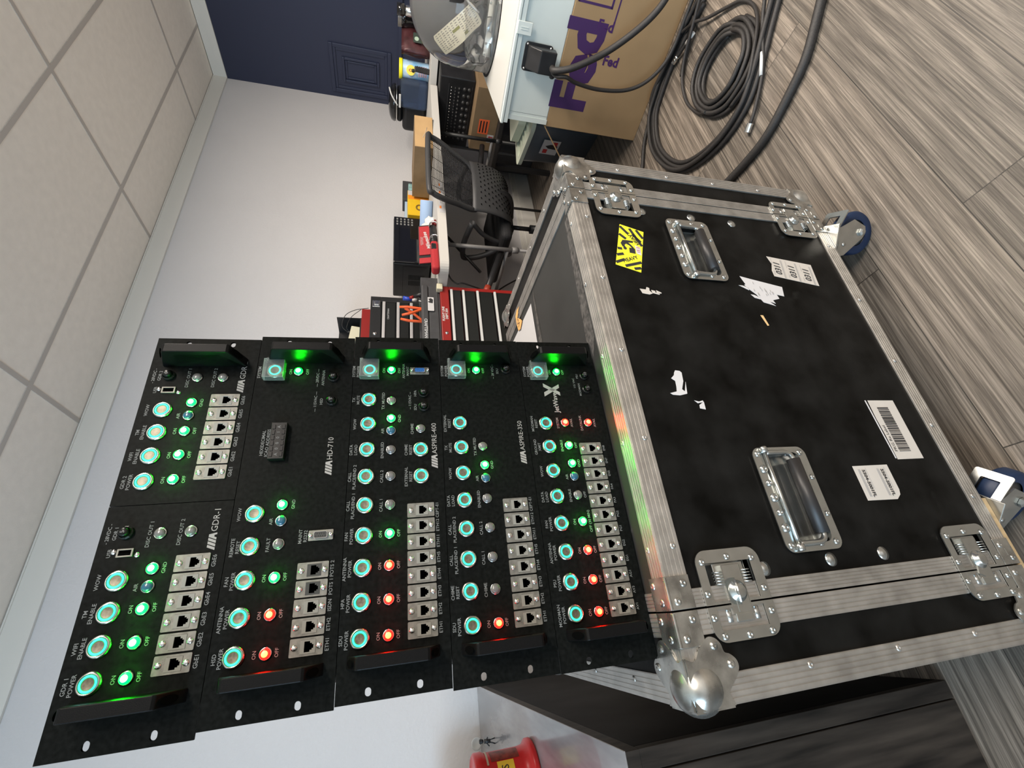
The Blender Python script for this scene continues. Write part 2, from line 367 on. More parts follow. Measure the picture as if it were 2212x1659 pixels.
# corner clamps over the seams (pressed plates wrapping the edge)
def clamp(xs, xl, sgn, z0, zs, ytri=False):
    b = MB()
    for xa, xb in ((min(xs, xl), max(xs, xl)),):
        b.box(xa, xb, -.0032, -.0014, min(z0, z0+zs*.034), max(z0, z0+zs*.034), .0008)
        if zs < 0:
            b.plate([(xa, 0), (xb, 0), (xb, .034 if not ytri else (.012 if sgn < 0 else .034)), (xa, .034 if not ytri else (.012 if sgn > 0 else .034))], [], .0018, Matrix.Translation((0, 0, TOP+.0034)) @ FLAT)
            b.box(xa, xb, -.0032, .002, TOP-.002, TOP+.0032, .0015)
    xm = (xs+xl)/2
    for dx, dz in ((-.010, .010), (.010, .024)):
        b.rivet(xm+dx, -.0032, z0+zs*dz, FR, .0048, .002)
        if zs < 0: b.rivet(xm+dx, .003+dz, TOP+.0032, UP, .0048, .002)
    b.mi = 0
    b.box(xm-.006, xm+.004, -.0036, -.003, z0+zs*.016, z0+zs*.0175)
    return b.build('corner_clamp', zinc_dark, case)
for zz_, zs in ((TOP+.001, -1), (BOT, 1)):
    clamp(.001, .040, 1, zz_, zs); clamp(-.001, -.040, -1, zz_, zs)
    clamp(.721, .760, -1, zz_, zs, True); clamp(.762, .799, 1, zz_, zs, True)
# ball corners
def ball(cx, cy, cz, sx, sy, sz):
    b = MB()
    # sphere pulled toward the outer corner with three lobed wings
    T = Matrix.Translation((cx, cy, cz)) @ Matrix.Diagonal((sx, sy, sz, 1))
    b.T = T
    b.sphere((.0185, .0185, -.0185), .0305, n=28)
    lob = lambda: None
    def wing(Tw):
        pts = []
        # outline in (u,v): curved flare with two lobes
        import math as _m
        P = [(0,0),(.052,0),(.048,.012),(.060,.022),(.070,.036),(.069,.046),(.062,.053),(.053,.055),(.050,.062),(.043,.069),(.034,.069),(.024,.060),(.013,.048),(0,.052)]
        pp = [(p.x, p.y) for p in smooth_path([(x, y, 0) for x, y in P[1:]], 4)]
        b.plate([(0, 0)]+pp, [], .002, Tw)
        for u, v in ((.061, .043), (.040, .060)):
            q = MB(); q.rivet(0, 0, 0, (0, -1, 0), .005, .0024); b.merge(q.b, Tw @ Matrix.Translation((u, 0, v)))
    # front wing: plane y=-0.0034 ; uses x (u) and -z (v)
    wing(Matrix.Translation((-.001, -.0036, .001)) @ Matrix.Diagonal((1, 1, -1, 1)))
    # top wing
    wing(Matrix.Translation((-.001, -.001, .0036)) @ Matrix(((1,0,0,0),(0,0,1,0),(0,-1,0,0),(0,0,0,1))))
    # side wing
    wing(Matrix.Translation((-.0036, -.001, .001)) @ Matrix(((0,1,0,0),(1,0,0,0),(0,0,-1,0),(0,0,0,1))))
    return b.build('ball_corner', zinc_dark, case)
ball(L0, 0, TOP, 1, 1, 1); ball(L1, 0, TOP, -1, 1, 1); ball(L0, 0, BOT, 1, 1, -1); ball(L1, 0, BOT, -1, 1, -1)
ball(L0, DP, TOP, 1, -1, 1); ball(L1, DP, TOP, -1, -1, 1); ball(L1, DP, BOT, -1, -1, -1); ball(L0, DP, BOT, 1, -1, -1)
# recessed butterfly latches
def latch(x0, x1, zt, side, turned=0.):
    X0_, X1_, Z1, Z0 = x0*mm, x1*mm, TOP+zt*mm, TOP+(zt-100)*mm
    cx = 0 if side == 'L' else .761
    s = 1 if side == 'L' else -1      # +: body to the right
    P = lambda x: cx+s*x
    b = MB()
    def half(u0, u1, h0, h1):
        xa, xb = sorted((P(u0), P(u1))); ha, hb = sorted((P(h0), P(h1)))
        out = []
        r = .017
        # rounded only on the far corners
        far = xb if (s > 0) == (u1 > 0) else xa; near = xa if far == xb else xb
        dirn = 1 if far > near else -1
        L_ = [(near, Z0), (far-dirn*r, Z0)]
        for i in range(1, 7):
            a = radians(90*i/6); L_.append((far-dirn*r+dirn*r*sin(a), Z0+r-r*cos(a)))
        for i in range(0, 7):
            a = radians(90*i/6); L_.append((far-dirn*r+dirn*r*cos(a), Z1-r+r*sin(a)))
        L_.append((near, Z1))
        b.plate(L_, [[(ha, Z0+.016), (hb, Z0+.016), (hb, Z1-.013), (ha, Z1-.013)]], .0016, Matrix.Translation((0, -.0034, 0)))
        # dish walls and floor
        d = .011
        b.box(ha, hb, d, d+.001, Z0+.016, Z1-.013)
        for q in ((ha-.001, ha, Z0+.016, Z1-.013), (hb, hb+.001, Z0+.016, Z1-.013)):
            if abs(q[0]-cx) > .004 and abs(q[1]-cx) > .004: b.box(q[0], q[1], -.003, d, q[2], q[3])
        b.box(ha, hb, -.003, d, Z0+.015, Z0+.016); b.box(ha, hb, -.003, d, Z1-.013, Z1-.012)
    half(.0010, .066, .0045, .050); half(-.0010, -.041, -.0045, -.028)
    zc = (Z0+Z1)/2
    for u, z in ((.056, zc), (.052, Z1-.010), (.052, Z0+.012), (.014, Z1-.006), (.014, Z0+.007), (-.013, Z1-.006), (-.013, Z0+.007), (-.034, Z1-.014), (-.035, Z0+.015), (-.036, zc)):
        b.rivet(P(u), -.0036, z, FR, .0044, .0022)
    b.build('latch_dish', zinc, case)
    b = MB(); zc -= .001
    # base bracket, strap, hook
    xa, xb = sorted((P(.008), P(.049))); b.box(xa, xb, .002, .0035, zc-.024, zc+.024, .0008)
    xa, xb = sorted((P(-.012), P(.046))); b.box(xa, xb, -.0035, -.0015, zc-.015, zc+.015, .0008)
    b.box(xa, xb, -.0035, .004, zc+.0135, zc+.015); b.box(xa, xb, -.0035, .004, zc-.015, zc-.0135)
    xa, xb = sorted((P(-.026), P(-.006))); b.box(xa, xb, .001, .003, zc-.026, zc+.026, .0008)
    xa, xb = sorted((P(-.021), P(-.011))); b.box(xa, xb, -.004, .002, zc-.013, zc+.013, .001)
    for dz in (-.021, .021):
        for k in range(5):
            b.tube([(P(.024+.0035*k)+.0*cos(t), -.001+.006*sin(t), zc+dz+.006*cos(t)) for t in [2*pi*i/12 for i in range(12)]], .0009, 5, closed=True)
        b.cyl((P(-.02), .001, zc+dz), (P(-.006), .001, zc+dz), .0045, n=12)
    b.build('latch_mechanism', zinc, case)
    b = MB()
    # rotating boss and butterfly wing
    bx_ = P(.014)
    b.lathe([(.013, 0), (.013, .0015), (.009, .003), (.009, .006), (.007, .007), (0, .007)], (bx_, -.0035, zc), FR, 22)
    ang = radians(turned)
    T = Matrix.Translation((bx_, -.0045, zc)) @ Matrix.Rotation(ang, 4, 'Y')
    b.plate([(-.016, -.002), (-.016, .004)]+[(.016*cos(t)*1.0, .004+.012*sin(t)) for t in [pi*(1-i/10) for i in range(1, 10)]]+[(.016, .004), (.016, -.002)], [], .0018, T @ (Matrix.Rotation(radians(-18 if turned else 55), 4, 'X')))
    b.plate([(-.024, -.006), (.010, -.006), (.010, .006), (-.024, .006)], [], .0018, T)
    b.build('butterfly_handle', zinc, case)
latch(*LAT['TL'], 'L', 0); latch(*LAT['BL'], 'L', 25); latch(*LAT['TR'], 'R', 90); latch(*LAT['BR'], 'R', 60)
# spring handles
def handle(x0, x1, z0, z1, h):
    X0_, X1_, Z0, Z1 = x0*mm, x1*mm, TOP+z0*mm, TOP+z1*mm
    b = MB()
    b.plate(rrect(X0_, X1_, Z0, Z1, .014), [hole(*h)], .0016, Matrix.Translation((0, -.0034, 0)))
    hx0, hx1, hz0, hz1 = h[0]*mm, h[1]*mm, TOP+h[2]*mm, TOP+h[3]*mm
    xm = (X0_+X1_)/2
    for x in (X0_+.010, X1_-.010):
        for z in (Z0+.011, (Z0+Z1)/2-.012, Z1-.009): b.rivet(x, -.0036, z, FR, .0048, .0022)
    for t in (.32, .68): b.rivet(X0_+(X1_-X0_)*t, -.0036, Z0+.006, FR, .0044, .0022)
    for t in (.22, .36, .5, .64, .78): b.rivet(X0_+(X1_-X0_)*t, -.0036, Z1-.0105, FR, .0066 if t in (.22, .5, .78) else .005, .0034)
    b.build('handle_plate', zinc, case)
    b = MB()
    # dish: curved pan
    pr = [(hz1, -.003), (hz1-.002, .006), (hz1-.012, .011), (hz1-.03, .0135), (hz0+.018, .0125), (hz0+.004, .006), (hz0, -.003)]
    for (za, ya), (zb, yb) in zip(pr, pr[1:]):
        b.quad([(hx0, ya, za), (hx1, ya, za), (hx1, yb, zb), (hx0, yb, zb)], True)
        b.quad([(hx0, -.003, za), (hx0, ya, za), (hx0, yb, zb), (hx0, -.003, zb)]); b.quad([(hx1, -.003, za), (hx1, ya, za), (hx1, yb, zb), (hx1, -.003, zb)])
    b.build('handle_dish', zinc, case)
    b = MB()
    zr = hz1+.001; zg = hz0+.016; yv = -.0065
    b.cyl((hx0-.004, yv, zr), (hx1+.004, yv, zr), .0032, n=12)
    for x, s_ in ((hx0-.006, 1), (hx1+.006, -1)):
        b.lathe([(0, -.004), (.0055, -.003), (.006, 0), (.006, .006), (0, .007)], (x, yv, zr), (s_, 0, 0), 14)
        b.tube(smooth_path([(x+s_*.006, yv+.001, zr-.002), (x+s_*.006, yv+.002, (zr+zg)/2), (x+s_*.007, yv+.002, zg+.008), (x+s_*.014, yv+.002, zg), (x+s_*.03, yv+.002, zg)], 4), .0042, 10)
    b.build('handle_bail', zinc, case)
    b = MB(); b.cyl((hx0+.012, yv+.002, zg), (hx1-.012, yv+.002, zg), .0098, n=24); b.build('handle_grip', rubber, case)
handle(51, 206, -301, -200, H1); handle(545, 703, -297, -197, H2)
# washered panel rivets
b = MB()
for x, z in ((36,-155), (38,-272), (38,-371), (719,-152), (718,-269), (715,-370)):
    b.lathe([(.0095, 0), (.0095, .0012), (.006, .0018), (.0045, .0034), (0, .004)], (x*mm, .0015, TOP+z*mm), FR, 18)
b.build('washer_rivets', zinc, case)
# scuffs and torn label remnants on the front panel
def blob(b, pts, y=.0009, th=.0004): b.plate([(x*mm, TOP+z*mm) for x, z in pts], [], th, Matrix.Translation((0, y, 0)))
b = MB()
blob(b, [(565,-330),(560,-352),(545,-425),(521,-419),(524,-402),(514,-404),(509,-386),(501,-389),(505,-376),(495,-387),(502,-361),(520,-352),(532,-340),(543,-332),(545,-336)])
blob(b, [(541,-318),(530,-338),(536,-340),(541,-327)]); blob(b, [(520,-338),(512,-344),(509,-356),(513,-357),(519,-346)])
o = b.build('torn_label', whitepaper, case)
b = MB(); rng = random.Random(8)
for k in range(16):
    x = 522+rng.uniform(0, 30); z = -345-rng.uniform(0, 50); b.box((x-5)*mm, x*mm, .0001, .0006, TOP+z*mm, TOP+(z+1.2)*mm)
b.build('faded_print', greyink, o)
b = MB(); blob(b, [(345,-113),(344,-121),(341,-124),(325,-122),(310,-115),(306,-119),(324,-126),(302,-122),(299,-108),(300,-95),(303,-91),(306,-104),(315,-106),(325,-107),(330,-101),(336,-108),(341,-110)])
blob(b, [(290,-131),(285,-136),(287,-147),(290,-147),(288,-139)]); blob(b, [(288,-148),(274,-147),(276,-137),(282,-138)]); b.build('torn_label', whitepaper, case)
b = MB(); blob(b, [(514,-93),(513,-105),(519,-108),(517,-113),(511,-112),(505,-117),(502,-110),(504,-96)]); blob(b, [(513,-116),(511,-124),(508,-123),(505,-132),(503,-130),(506,-117)]); blob(b, [(513,-126),(508,-136),(506,-135),(507,-126)]); b.build('torn_label', paper, case)
tan_ = mat('tan_tape', (.62,.42,.20), .6)
b = MB(); blob(b, [(470,-339),(446,-345),(447,-349),(470,-345)]); b.build('torn_tape', tan_, case)
def sticker(name, cx, cz, w_, h_, rot, base, draw, y=.0010, poly=None):
    T = Matrix.Translation((cx*mm, y, TOP+cz*mm)) @ Matrix.Rotation(radians(-rot), 4, 'Y')
    b = MB(); b.plate(poly or [(-w_/2*mm, -h_/2*mm), (w_/2*mm, -h_/2*mm), (w_/2*mm, h_/2*mm), (-w_/2*mm, h_/2*mm)], [], .0004)
    o = b.build(name, base, case, T)
    for nm, m_, fn in draw:
        q = MB(); fn(q); q.build(nm, m_, o)
    return o
yellow = mat('hazard_yellow', (.75,.70,.03), .45); redink = mat('red_ink', (.5,.03,.03), .5)
def hz_black(q):
    def st(x0, z0, x1, z1, w_=6):
        d = Vector((x1-x0, z1-z0)).normalized(); n_ = Vector((-d.y, d.x))*w_/2
        q.plate([((x0+n_.x)*mm, (z0+n_.y)*mm), ((x0-n_.x)*mm, (z0-n_.y)*mm), ((x1-n_.x)*mm, (z1-n_.y)*mm), ((x1+n_.x)*mm, (z1+n_.y)*mm)], [], .0003, Matrix.Translation((0, -.0003, 0)))
    for a in ((50,25,36,7), (28,25,20,10), (52,5,14,-24), (54,-9,36,-25), (38,-2,24,-21),
              (-50,25,-36,9), (-30,25,-22,12), (-52,6,-30,-25), (-52,-12,-45,-25), (-12,25,-10,16)): st(*a)
    text(q, 'HEAVY', -31*mm, -2*mm, 8*mm, y=-.0007, rot=-52, bold=.0002); text(q, 'HEAVY', 27*mm, -4*mm, 8*mm, y=-.0007, rot=47, bold=.0002)
    # bending worker pictogram and crate
    q.plate(circ(-6*mm, 10*mm, 3.6*mm), [], .0003, Matrix.Translation((0, -.0003, 0)))
    q.plate([(x*mm, z*mm) for x, z in ((-4,15),(4,20),(14,17),(17,8),(20,-4),(15,-5),(12,5),(8,-1),(2,-8),(-2,-6),(5,2),(7,9),(2,12),(-3,9))], [], .0003, Matrix.Translation((0, -.0003, 0)))
    q.plate([(x*mm, z*mm) for x, z in ((-14,0),(-1,2),(1,-10),(-12,-12))], [], .0003, Matrix.Translation((0, -.0003, 0)))
def hz_tag(q): q.plate([(x*mm, z*mm) for x, z in ((-10,-14),(10,-9),(8,-20),(-12,-24))], [], .0003, Matrix.Translation((0, -.0006, 0)))
sticker('warning_sticker', 614, -99, 112, 51, -17.5, yellow, [('print', ink, hz_black), ('price_tag', whitepaper, hz_tag), ('tag_print', redink, lambda q: text(q, '15 2', 0, -.0168, .006, y=-.0010, rot=12))])
def n0311(q):
    for i, z in enumerate((36, 0, -36)):
        text(q, '0311', -2*mm, z*mm, 15*mm, y=-.0006, bold=.0003, shear=.12, sx=.8)
def n0311b(q):
    for z in (36, 0, -36):
        q.box(-.022, -.012, -.0005, -.0002, (z+12)*mm, (z+13)*mm); q.box(.005, .024, -.0005, -.0002, (z+12)*mm, (z+12.6)*mm)
        for k in range(3): q.box(-.026, .024, -.0005, -.0002, (z-11-k*1.6)*mm, (z-10.4-k*1.6)*mm)
sticker('number_label', 592, -474, 56, 112, -9, paper, [('print', ink, n0311), ('small_print', greyink, n0311b)], poly=[(x*mm, z*mm) for x, z in ((-27,-58),(32,-56),(27,56),(22,54),(8,48),(-12,53),(-27,51))])
def bars(q):
    rng = random.Random(3); x = -41
    while x < 41:
        w_ = rng.choice((.8, .8, 1.6, 2.4)); q.box(x*mm, (x+w_)*mm, -.0005, -.0002, -.009, .017); x += w_+rng.choice((.8, 1.2, 1.6))
    text(q, 'PKG Re Label', -17*mm, 24*mm, 6*mm, y=-.0006, rot=0)
sticker('barcode_label', 234, -526, 111, 60, 0, paper, [('print', ink, bars)], poly=[(x*mm, z*mm) for x, z in ((-55,-30),(56,-31),(56,30),(20,31),(-10,29.5),(-55,30))])
b = MB(); b.plate([(.181, TOP-.492), (.290, TOP-.489), (.290, TOP-.4915), (.181, TOP-.4942)], [], .0004, Matrix.Translation((0, .001, 0))); b.build('label_strip', whitepaper, case)
def t5504(q):
    for z in (-20, 20): text(q, '5504-5001FL', 1*mm, z*mm, 6.2*mm, y=-.0006, rot=0, bold=.00025, sx=.95)
def t5504b(q):
    for z in (-20, 20):
        for k in range(3): q.box(-.022, .022, -.0005, -.0002, (z-7-k*1.7)*mm, (z-6.2-k*1.7)*mm)
        q.box(-.024, .010, -.0005, -.0002, (z+6)*mm, (z+6.5)*mm)
sticker('number_label', 143, -428, 57, 76, 180, paper, [('print', ink, t5504), ('small_print', greyink, t5504b)], poly=[(x*mm, z*mm) for x, z in ((-28,-38),(28,-38),(29,24),(22,34),(14,37),(-28,37))])
# tag, paper and tape on the top
b = MB(); b.T = Matrix.Translation((0, 0, TOP)) 
b.quad([(.599, .311, -.0008), (.713, .312, -.0008), (.722, .545, -.0008), (.50, .545, -.0008), (.50, .311, -.0008)]); b.build('taped_paper', whitepaper, case)
dust = mat('peeled_tape_residue', (.055,.05,.045), .7, noise=.7, nscale=120)
b = MB(); b.T = Matrix.Translation((0, 0, TOP))
b.quad([(.735, .285, -.0010), (.715, .290, -.0010), (.55, .303, -.0010), (.45, .297, -.0010), (.45, .285, -.0010), (.6, .278, -.0010)])
b.build('tape_residue', dust, case)
b = MB(); b.T = Matrix.Translation((0, 0, TOP))
b.quad([(.72, .035, -.0010), (.43, .036, -.0010), (.40, .055, -.0010), (.425, .058, -.0010), (.44, .068, -.0010), (.72, .050, -.0010)]); b.build('tape_residue', dust, case)
b = MB(); b.T = Matrix.Translation((0, 0, TOP+.002)); b.plate([(.770,.400),(.765,.412),(.748,.425),(.730,.404),(.716,.392),(.704,.415),(.711,.433),(.735,.440),(.766,.442),(.775,.425)], [], .0005, FLAT)
o = b.build('orange_tag', mat('orange_masking_tape', (.78,.42,.14), .6), case)
b = MB(); b.tube([(x, y, TOP+.0022) for x, y in ((.755,.412),(.745,.430),(.738,.418),(.732,.432),(.725,.412),(.718,.426))], .0008, 5); b.build('handwriting', ink, o)
# caster board and casters
b = MB(); b.box(L0+.02, .105, .0, DP, BOT-.012, BOT+.0005, .001); b.build('caster_board', ply, case)
blue = mat('blue_polyurethane', (.006,.018,.052), .5); hub = mat('grey_wheel_hub', (.10,.10,.10), .5)
def caster(x, y, ang, z0):
    R_ = .05
    T = Matrix.Translation((x, y, 0)) @ Matrix.Rotation(radians(ang), 4, 'Z')
    b = MB(); b.T = T   # local: trailing along +x, axle along y
    b.box(-.045, .045, -.042, .042, z0-.004, z0, .001)
    b.lathe([(.034, 0), (.036, -.006), (.03, -.012)], (0, 0, z0-.004), (0, 0, 1), 24)
    b.lathe([(.0, -.016), (.03, -.016), (.033, -.008), (.03, -.006)], (0, 0, z0-.004), (0, 0, 1), 24)
    for s in (-1, 1):
        out = [(-.028, z0-.014), (.034, z0-.014), (.062, .075), (.050, .040), (.036, .036), (.022, .044), (-.02, z0-.045)]
        b.plate(out, [], .003, Matrix.Translation((0, s*.024-.0015, 0)))
        b.lathe([(.009, 0), (.009, .004), (.005, .006), (0, .006)], (.036, s*.026, .05), (0, s, 0), 6, smooth=False)
    b.box(-.028, .036, -.024, .024, z0-.016, z0-.012, .001)
    b.lathe([(.0045, 0), (.0035, .002), (0, .0024)], (.004, -.0255, z0-.04), (0, -1, 0), 12)
    o = b.build('caster_fork', zinc, case)
    b = MB(); b.T = T
    b.lathe([(.030, -.012), (.046, -.014), (R_, -.009), (R_, .009), (.046, .014), (.030, .012)], (.036, 0, .05), (0, 1, 0), 40)
    b.build('wheel', blue, o)
    b = MB(); b.T = T
    b.lathe([(0, -.019), (.012, -.019), (.013, -.008), (.032, -.008), (.032, .008), (.013, .008), (.012, .019), (0, .019)], (.036, 0, .05), (0, 1, 0), 30)
    b.build('hub', hub, o)
    b = MB(); b.T = T
    # brake pedal with rectangular window
    k_ = .45; j_ = .893
    Tp = Matrix(((0, -k_, -j_, .055), (1, 0, 0, 0), (0, -j_, k_, z0-.024), (0, 0, 0, 1)))
    b.plate(rrect(-.0275, .0275, -.030, .030, .004), [rrect(-.014, .014, -.016, .018, .002)], .0025, Tp)
    b.build('brake_pedal', zinc, o)
caster(.706, .026, -37, BOT); caster(.082, .040, -40, BOT-.012); caster(.70, .47, 60, BOT); caster(.05, .47, 100, BOT-.012)
# ------------------------------------------------------------------ rack test units stacked on the case
powder = mat('black_powder_coat', (.0040,.0046,.0040), .38, spec=.03, noise=.15, nscale=200)
handle_m = mat('black_handle', (.0040,.0040,.0040), .36, spec=.12, bump=.1, bscale=1200)
steel_ring = mat('stainless_bezel', (.42,.43,.38), .25, 1.)
brushed = mat('brushed_button_cap', (.15,.135,.10), .4, .7, noise=.3, nscale=300)
ring_glow = mat('cyan_led_ring', (.01,.08,.09), .5, emit=(.04,.93,1), estr=1.7)
green_halo = mat('green_ring_edge', (.01,.08,.02), .5, emit=(.03,1,.10), estr=.55)
green_led = mat('green_lamp_lens', (.01,.3,.03), .3, emit=(.0,1,.0015), estr=230)
red_led = mat('red_lamp_lens', (.3,.01,.01), .3, emit=(1,.0004,.0002), estr=110)
green_core = mat('green_lamp_core', (1,1,1), .3, emit=(.86,1,.90), estr=3)
red_core = mat('red_lamp_core', (1,.9,.3), .3, emit=(1,.62,.05), estr=1.5)
lens_off = mat('clear_lamp_lens', (.12,.117,.113), .3, noise=.06, nscale=300, coat=.6)
lens_blue = mat('blue_lamp_lens', (.012,.085,.14), .25, coat=.6)
chrome = mat('chrome_bezel', (.40,.40,.39), .16, 1.)
plate_m = mat('nickel_port_plate', (.165,.16,.14), .5, .5, noise=.2, nscale=160)
jack_m = mat('beige_jack', (.20,.195,.17), .5)
dark_jack = mat('dark_jack', (.02,.022,.02), .45)
acryl = mat('clear_acrylic', (.85,.92,.88), .06, trans=.94, ior=1.3)
brk_m = mat('breaker_black', (.005,.005,.005), .3, spec=.3)
silver_print = mat('silver_print', (.26,.25,.235), .6)
print_m = mat('panel_lettering', (.15,.155,.15), .6)
dsub_blue = mat('blue_dsub', (.02,.12,.35), .45)
screw_m = mat('bright_screw', (.75,.75,.73), .18, 1.)
AX = Vector((cos(radians(.15664)), sin(radians(.15664)), 0)); UPV = Vector((0, .02922, 1)).normalized()
DEP = UPV.cross(AX)
ZZ = [.001, .1342, .2655, .3953, .5280, .6623]; XO = dict(G=-.0574, H=-.0516, A=-.0489, B=-.0516, J=-.0524)
def unit_matrix(k):
    i = 'GHABJ'.index(k)
    o = Vector((0, .05722, TOP+.0005)) + AX*XO[k] + UPV*ZZ[4-i]
    M_ = Matrix.Identity(4)
    for j, v in enumerate((AX, DEP, UPV)):
        for r in range(3): M_[r][j] = v[r]
    M_.translation = o
    return CASE @ M_
PORT_V = 32.8
def btn(u, v=105): return ('btn', u, v)
def make_unit(key, label, W_, texts, buttons, lamps, ports, brks=(), logo=None, handles=('L', 'R'), u_off=0., extra=None, right_slots=True, left_slots=True, covers=()):
    M_ = unit_matrix(key) @ Matrix.Translation((u_off*mm, 0, 0))
    hgt = (ZZ[5-'GHABJ'.index(key)]-ZZ[4-'GHABJ'.index(key)])*1000-.7
    root = thing('rack_panel_unit', label, 'equipment panel', M=M_, group=None)
    # face plate with slots and port cut-outs
    holes = []
    if left_slots:
        for v in (37, 94.3): holes.append(rrect(5.0*mm, 13.6*mm, (v-3.4)*mm, (v+3.4)*mm, .0033))
    if right_slots:
        for v in (37, 94.3): holes.append(rrect((W_-13.6)*mm, (W_-5)*mm, (v-3.4)*mm, (v+3.4)*mm, .0033))
    for p in ports: holes.append([((p[0]-6.6)*mm, 24*mm), ((p[0]+6.6)*mm, 24*mm), ((p[0]+6.6)*mm, 40*mm), ((p[0]-6.6)*mm, 40*mm)])
    b = MB(); b.plate([(0, 0), (W_*mm, 0), (W_*mm, hgt*mm), (0, hgt*mm)], holes, .003)
    b.build('face_plate', powder, root)
    xa = 24*mm if left_slots else 1*mm; xb = (W_-24)*mm if right_slots else (W_-1)*mm
    zb = .014 if key == 'J' else .002
    b = MB(); b.box(xa, xb, .018, .36, zb, (hgt-2)*mm)
    b.box(xa, xb, .0031, .018, .002, .004); b.box(xa, xb, .0031, .018, (hgt-4)*mm, (hgt-2)*mm); b.box(xa, xa+.002, .0031, .018, .004, (hgt-4)*mm); b.box(xb-.002, xb, .0031, .018, .004, (hgt-4)*mm)
    b.build('chassis', powder, root)
    # handles
    for hs in handles:
        cx = 40. if hs == 'L' else W_-40.
        b = MB()
        prof = [(13, 0), (26, -38.5), (29, -40), (103, -40), (106, -38.5), (119, 0), (104, 0), (95, -31), (92, -33), (40, -33), (37, -31), (28, 0)]
        q = bmesh.new()
        A = [q.verts.new(((cx-6.5)*mm, y*mm, z*mm)) for z, y in prof]; B_ = [q.verts.new(((cx+6.5)*mm, y*mm, z*mm)) for z, y in prof]
        n_ = len(prof)
        for i in range(n_): q.faces.new((A[i], A[(i+1) % n_], B_[(i+1) % n_], B_[i]))
        q.faces.new(A[::-1]); q.faces.new(B_)
        bmesh.ops.triangulate(q, faces=[f for f in q.faces if len(f.verts) > 4])
        bmesh.ops.recalc_face_normals(q, faces=q.faces)
        b.merge(q)
        o = b.build('handle', handle_m, root)
        bv = o.modifiers.new('bevel', 'BEVEL'); bv.width = .0012; bv.segments = 2; bv.limit_method = 'ANGLE'
        for (z0, y0, z1, y1) in ((13, 0, 26, -38.5), (119, 0, 106, -38.5)):
            d = Vector((0, y1-y0, z1-z0)).normalized(); nrm = Vector((0, -abs(d.z), (1 if z0 > 60 else -1)*abs(d.y))).normalized()
            c = Vector((cx, (y0+y1)/2-6, (z0+z1)/2))*mm; c.x = cx*mm
            xx = Vector((1, 0, 0))
            b = MB(); f = [b.b.verts.new(c+nrm*.0004+xx*.0042*cos(t)+d*.0115*sin(t)) for t in [2*pi*i/20 for i in range(20)]]
            b._f([b.b.faces.new(f)]); b.build('screw_recess', blackm, o)
    # ring buttons
    for (u, v, cov) in buttons:
        b = MB(); b.lathe([(.0113, 0), (.0113, .0016), (.0098, .0034), (.0086, .0034), (.0086, .0026)], (u*mm, 0, v*mm), FR, 36)
        o = b.build('push_button', steel_ring, root)
        b = MB(); b.lathe([(.0086, .0027), (.0081, .0032)], (u*mm, 0, v*mm), FR, 36); b.lathe([(.0060, .0032), (.0054, .0030)], (u*mm, 0, v*mm), FR, 36); b.build('ring_edge', green_halo, o)
        b = MB(); b.lathe([(.0081, .0031), (.0076, .0035), (.0064, .0035), (.0060, .0031)], (u*mm, 0, v*mm), FR, 36); b.build('light_ring', ring_glow, o)
        b = MB(); b.lathe([(.0055, .0029), (.0030, .0027), (0, .0026)], (u*mm, 0, v*mm), FR, 30); b.build('cap', brushed, o)
        if cov:
            x0, x1, z0, z1 = (u-15.5)*mm, (u+15.5)*mm, (v-14)*mm, (v+14)*mm
            b = MB(); t = .0013; dpt = -.012
            b.box(x0, x1, dpt, dpt+t, z0, z1, .0004); b.box(x0, x0+t, dpt+t, -.0004, z0, z1); b.box(x1-t, x1, dpt+t, -.0004, z0, z1); b.box(x0+t, x1-t, dpt+t, -.0004, z0, z0+t); b.box(x0+t, x1-t, dpt+t, -.0004, z1-t, z1)
            b.cyl((x1+.0025, dpt+.0075, z0+.002), (x1+.0025, dpt+.0075, z1-.002), .0026, n=12); b.box(x1-.001, x1+.0045, -.005, -.0003, z0+.004, z1-.004, .0006)
            b.build('safety_cover', acryl, root)
    # lamps
    for (u, v, c) in lamps:
        b = MB(); b.lathe([(.0069, 0), (.0069, .0012), (.0062, .0021), (.0058, .0021)], (u*mm, 0, v*mm), FR, 30)
        o = b.build('indicator_lamp', chrome, root)
        mt = {'g': green_led, 'r': red_led, 'o': lens_off, 'b': lens_blue}[c]
        b = MB()
        lit = c in 'gr'
        prof = [(.0058, .0016), (.0056, .0028), (.0050, .0038), (.0036, .0047), (.0018, .0051), (0, .0052)]
        b.lathe(prof, (u*mm, 0, v*mm), FR, 26); b.build('lens', mt, o)
        if lit:
            b = MB(); b.lathe([(.0034, .00485), (.0028, .0051), (.0018, .0053), (0, .0054)], (u*mm, 0, v*mm), FR, 24); b.build('bright_core', green_core if c == 'g' else red_core, o)
    # ports
    for p in ports:
        u = p[0]; dk = len(p) > 1
        u0, u1, v0, v1 = (u-9.2)*mm, (u+9.2)*mm, (PORT_V-17.8)*mm, (PORT_V+17.8)*mm
        b = MB(); m0 = [((u-7)*mm, (PORT_V-9.5)*mm), ((u+7)*mm, (PORT_V-9.5)*mm), ((u+7)*mm, (PORT_V+6.5)*mm), ((u-7)*mm, (PORT_V+6.5)*mm)]
        b.plate(rrect(u0, u1, v0, v1, .0012, 3), [m0], .0018, Matrix.Translation((0, -.0018, 0)))
        for k in range(6): b.box((u-6+k*2.1)*mm, (u-5.1+k*2.1)*mm, -.00195, -.0018, (PORT_V+8.2+(k % 3)*.6)*mm, (PORT_V+10)*mm)
        o = b.build('network_port', plate_m, root)
        b = MB()
        for v in (PORT_V+13, PORT_V-13.2):
            b.lathe([(.0033, 0), (.0032, .0009), (.002, .0017), (0, .0018)], (u*mm, -.0018, v*mm), FR, 14)
        b.build('screw', screw_m, o)
        b = MB()
